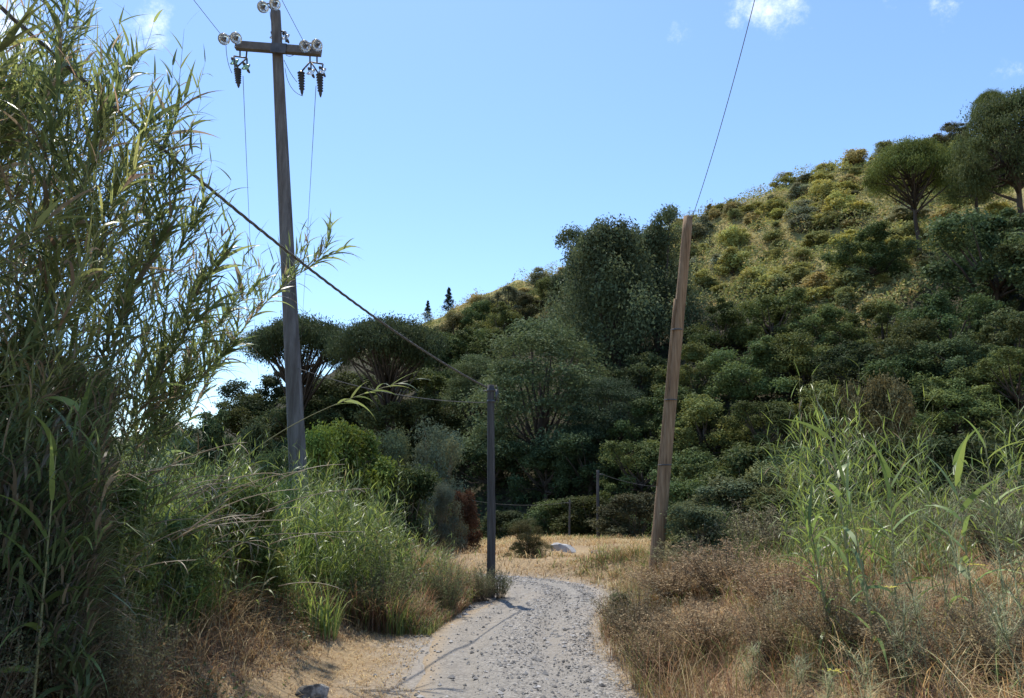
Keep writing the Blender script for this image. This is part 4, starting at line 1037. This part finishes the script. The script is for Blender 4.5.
# ------------------------------------------------------------------ poles and wires
def pole_shaft(g, a, b, r0, r1, sides=14, seed=0):
    n = 24; r = np.random.default_rng(seed)
    P = [np.array(a)*(1-t)+np.array(b)*t+np.array((.012*math.sin(t*5+seed), .01*math.sin(t*7+seed), 0)) for t in np.linspace(0, 1, n)]
    tube(g, P, np.linspace(r0, r1, n)*(1+.02*r.normal(size=n)), sides)
def frame(axis):
    z = Vector(axis).normalized(); q = z.to_track_quat('Z', 'Y'); return q.to_matrix().to_4x4()
def tall_pole():
    Yb = 14.0; top = at(275.5, 11, Yb); low = at(298, 470, Yb); dirn = (low-top)/(low-top).length
    gz = hz(low.x, Yb); base = top+dirn*((top.z-gz+.3)/-dirn.z)
    root = thing('utility_pole', 'tall weathered concrete pole with crossarm and glass insulators', 'utility pole', base)
    L = lambda p: Vector(p)-base
    g = Geo(); n = 30
    for_pts = [L(base+(top-base)*tt) for tt in np.linspace(0, 1, n)]
    tube(g, for_pts, np.linspace(.175, .10, n), 8); link('shaft', g, 'concrete', root, smooth=False)
    # crossarm
    a = at(236, 45.5, Yb-.12); b = at(321, 52, Yb-.12); ax = (b-a); arm = Geo()
    xax = ax.normalized(); yax = Vector((0,0,1)).cross(xax).normalized(); zax = xax.cross(yax)
    Mx = Matrix((xax, yax, zax)).transposed()
    box(arm, L((a+b)/2), (ax.length, .12, .155), Mx); link('crossarm', arm, 'armconcrete', root, smooth=False)
    cl = Geo(); box(cl, L(at(278.5, 48, Yb-.2)), (.30, .03, .20), Mx); link('clamp_plate', cl, 'steel', root, smooth=False)
    def disc(px, py, Y, axis, r_, mat):
        M4 = Matrix.Translation(L(at(px, py, Y)))@frame(axis)
        q = Geo(); lathe(q, [(.03,-.05),(.05,-.03),(r_,-.015),(r_*1.0,.0),(r_*.8,.02),(r_*.45,.035),(.03,.05)], M4, 18)
        o = link('insulator', q, mat, root)
        c = Geo(); lathe(c, [(.02,-.1),(.032,-.07),(.034,-.045),(.02,-.04)], M4, 10); lathe(c, [(.02,.04),(.03,.05),(.025,.1),(.012,.13)], M4, 10)
        link('cap', c, 'steel', o)
    ax1 = (.55,-.75,-.25)
    for px, py in ((224,39),(236,38),(305,46),(317,45),(263,7),(275,4)): disc(px, py, Yb-.35, ax1, .115, 'glass')
    for px, py, m in ((234.5,62,'greenglass'),(246,67,'greenglass'),(311,72,'glass'),(322,71,'glass'),(285.5,37,'glass'),(274,36,'glass')): disc(px, py, Yb+.1, (.35,.6,-.6), .10, m)
    def arrester(px, p0, p1):
        q = Geo(); A = L(at(px, p0, Yb)); B = L(at(px+1, p1, Yb)); ln = (B-A).length
        pr = [(.015,0),(.03,.01*ln)]
        for j in range(7): z0 = ln*(.06+.12*j); pr += [(.04, z0), (.075-.003*j, z0+.035*ln), (.04, z0+.06*ln)]
        pr += [(.03,.9*ln),(.03,.96*ln),(.01,1.1*ln)]
        lathe(q, pr, Matrix.Translation(A)@frame(B-A), 14); link('surge_arrester', q, 'arrester', root)
    arrester(237.5,68,86); arrester(301,71,93); arrester(319.5,73,95)
    br = Geo()
    def rod(p, q, r_=.016): tube(br, [L(at(*p, Yb-.02)), L(at(*q, Yb-.02))], r_, 6)
    for p, q in (((240,47),(240,57)),((247,49),(246,60)),((234,56),(247,58)),((234,56),(235,68)),((247,58),(238,66)),((247,58),(247,64)),
                 ((310,54),(310,62)),((317,55),(317,63)),((310,62),(323,64)),((310,62),(302,71)),((311,62),(318,73)),((323,64),(322,70)),((311,62),(311,70)),
                 ((268,6),(275,12)),((281,31),(286,32)),((286,32),(286,42)),((224,36),(236,36)),((305,43),(317,43)),((263,4),(275,3)),((236,40),(239,45)),((317,47),(319,50))): rod(p, q)
    link('bracket', br, 'steel', root)
    jp = Geo()
    for a, b, c in (((226,42),(226,62),(232,73)),((270,12),(271,24),(274,30)),((284,60),(290,74),(297,82)),((285,68),(288,92),(303,96)),((286,55),(290,58),(295,54))):
        tube(jp, bez(L(at(*a, Yb-.15)), L(at(*b, Yb-.1)), L(at(*c, Yb-.05)), 12), .006, 5)
    link('jumper_wire', jp, 'cable', root)
    return base, top
def wood_pole(name, label, px0, py0, px1, py1, Y, r0, r1, mat):
    top = at(px1, py1, Y); low = at(px0, py0, Y); d = (low-top).normalized()
    gz = hz(low.x, Y); base = top+d*max((low-top).length, (top.z-gz+.35)/-d.z)
    root = thing(name, label, 'utility pole', base)
    g = Geo(); pole_shaft(g, (0,0,0), top-base, r0, r1, 14, int(px0)); link('shaft', g, mat, root)
    return root, base, top
tall_pole()
rp, rbase, rtop = wood_pole('utility_pole', 'leaning bare brown wooden pole on the right bank', 657, 560, 687.5, 217, 13.5, .125, .085, 'wood')
# half round cable guard strapped to its left side
g = Geo(); a = at(675.2, 299, 13.47)-rbase; b = at(657.6, 486, 13.47)-rbase
tube(g, [b*(1-q)+a*q for q in np.linspace(0, 1, 10)], .026, 10); o = link('cable_guard', g, 'wood', rp)
o['label'] = 'paler wooden strip strapped along the left of the pole'
g = Geo()
for py in (330, 400, 465):
    q = (py-217)/(560-217); c = at(687.5+(657-687.5)*q-.8, py, 13.49)-rbase
    g = Geo(); tube(g, [c+Vector((0,0,-.010)), c+Vector((0,0,.010))], .098+.030*q, 16); link('strap', g, 'steel', rp)
mp, mbase, mtop = wood_pole('utility_pole', 'dark grey wooden pole standing beside the track bend', 490.5, 575, 491.5, 385, 15.2, .088, .07, 'greywood')
g = Geo()
for z in (-.08, -.3): tube(g, [mtop-mbase+Vector((0,0,z)), mtop-mbase+Vector((0,0,z-.05))], .088, 12)
box(g, mtop-mbase+Vector((.1,-.02,-.2)), (.05,.06,.22)); tube(g, [mtop-mbase+Vector((-.02,0,-.12)), mtop-mbase+Vector((-.16,-.04,-.12))], .015, 6)
link('bracket', g, 'steel', mp)
g = Geo(); tube(g, bez((.09,0,0), (.2,-.05,-.25), (.1,0,-.42), 8)+np.array(mtop-mbase), .008, 5); link('cable_loop', g, 'cable', mp)
fp, fbase, ftop = wood_pole('utility_pole', 'thin grey pole far off at the edge of the meadow', 598, 536, 598, 470, 37, .085, .065, 'greywood')
g = Geo(); tube(g, [ftop-fbase+Vector((0,0,-.2)), ftop-fbase+Vector((.25,0,-.2))], .025, 6); link('bracket', g, 'steel', fp)
f2, f2base, f2top = wood_pole('utility_pole', 'smallest farthest pole left of the thin grey pole', 569.5, 533, 569.5, 500, 41, .055, .045, 'greywood')
g = Geo(); tube(g, [f2top-f2base+Vector((-.2,0,-.15)), f2top-f2base+Vector((.1,0,-.15))], .02, 6); link('bracket', g, 'steel', f2)

def wire(name, a, b, sag, r_, label, n=40, cat='cable', mat='cable', twist=False):
    a = Vector(a); b = Vector(b); g = Geo()
    P = [a*(1-q)+b*q+Vector((0,0,-4*sag*q*(1-q))) for q in np.linspace(0, 1, n)]
    if not twist: tube(g, [p-a for p in P], r_, 6)
    else:
        n2 = 900; q = np.linspace(0, 1, n2); A = np.array(a); B = np.array(b); D = (B-A)/np.linalg.norm(B-A)
        s1 = np.cross(D, (0,0,1)); s1 /= np.linalg.norm(s1); s2 = np.cross(D, s1); Ln = np.linalg.norm(B-A)
        base = (B-A)*q[:, None]-np.array((0,0,1))*(4*sag*q*(1-q))[:, None]
        for k in range(3):
            ph = q*Ln*2*math.pi/.55+k*2.094
            tube(g, base+r_*.58*(np.cos(ph)[:, None]*s1+np.sin(ph)[:, None]*s2), r_*.52, 6)
    o = link(name, g, mat); o.location = a
    return tag(o, label, cat)
wire('overhead_cable', at(-110, -92, 4.6), mtop+Vector((-.1,-.05,-.05)),   .30, .017, 'thick twisted cable sagging from the upper left to the middle pole', twist=True)
wire('overhead_wire', at(297, 368, 13.85), mtop+Vector((-.07,0,-.35)), .16, .008, 'thin wire from the concrete pole to the middle pole')
Yi = 13.65
for (px, py, lab) in ((223,37,'power line rising from the left insulators of the crossarm'),(305,44,'power line rising from the right insulators of the crossarm'),(263,5,'power line rising from the insulators at the pole top')):
    a = at(px, py, Yi); b = a+Vector((3.1, -44, .2)); wire('power_line', a, b, 2.2, .0055, lab, 60, 'power line')
wire('power_line', at(243, 76, 14.1), at(262, 380, 98), 2.2, .006, 'faint power line running down behind the left reeds', 50, 'power line')
wire('power_line', at(316, 86, 14.1), at(300, 352, 98), 2.2, .006, 'faint power line running down right of the concrete pole', 50, 'power line')
wire('overhead_wire', rtop+Vector((.06,0,-.08)), at(772, -70, 9.0), .18, .006, 'single wire rising from the leaning pole to the top of the view', 40, 'wire')
wire('overhead_wire', ftop+Vector((.2,0,-.2)), at(690, 486, 36), .25, .008, 'thin wire leaving the far grey pole to the right', 30, 'wire')
wire('overhead_wire', f2top+Vector((-.1,0,-.12)), at(470, 500, 40), .2, .008, 'thin wire from the smallest pole to the left', 30, 'wire')

# ------------------------------------------------------------------ rocks
def stone(name, px, py, Y, size, seed, mat, label, flat=.5):
    r = np.random.default_rng(seed); n = 26
    import bmesh
    bm = bmesh.new(); bmesh.ops.create_icosphere(bm, subdivisions=4, radius=1)
    dirs = r.normal(size=(n, 3)); dirs /= np.linalg.norm(dirs, axis=1)[:, None]; offs = r.uniform(.58, .92, n)
    for v in bm.verts:
        p = np.array(v.co); m = 1.0
        for d, o in zip(dirs, offs):
            q = p@d
            if q > 1e-3: m = min(m, o/q)
        m *= 1+.03*math.sin(p[0]*9+seed)*math.cos(p[1]*8)
        v.co = Vector((p[0]*m*size[0], p[1]*m*size[1], p[2]*m*size[2]))
    me = bpy.data.meshes.new(name); bm.to_mesh(me); bm.free()
    o = link(name, me, mat); p = at(px, py, Y); o.location = (p.x, Y, hz(p.x, Y)+size[2]*.25); o.rotation_euler = (0, 0, r.random()*1.0-.5)
    return tag(o, label, 'rock')
stone('rock', 312, 688, 8.15, (.20,.14,.13), 3, 'rock', 'dark rock with pale lichen lying on the golden verge')
stone('rock', 563, 552, 24, (.48,.36,.27), 12, 'paleboulder', 'pale boulder in the dry grass beyond the bend')
stone('rock', 598, 566, 22.5, (.32,.16,.10), 5, 'rock', 'dark low rock right of the pale boulder')
stone('rock', 514, 589, 16.0, (.07,.06,.05), 6, 'rock', 'single dark stone on the far left of the track')
stone('rock', 573, 627, 11.4, (.06,.05,.04), 9, 'paleboulder', 'pale fist sized stone at the left foot of the right bank')
stone('rock', 466, 607, 13.2, (.07,.06,.04), 10, 'paleboulder', 'pale stone at the left track edge before the bend')
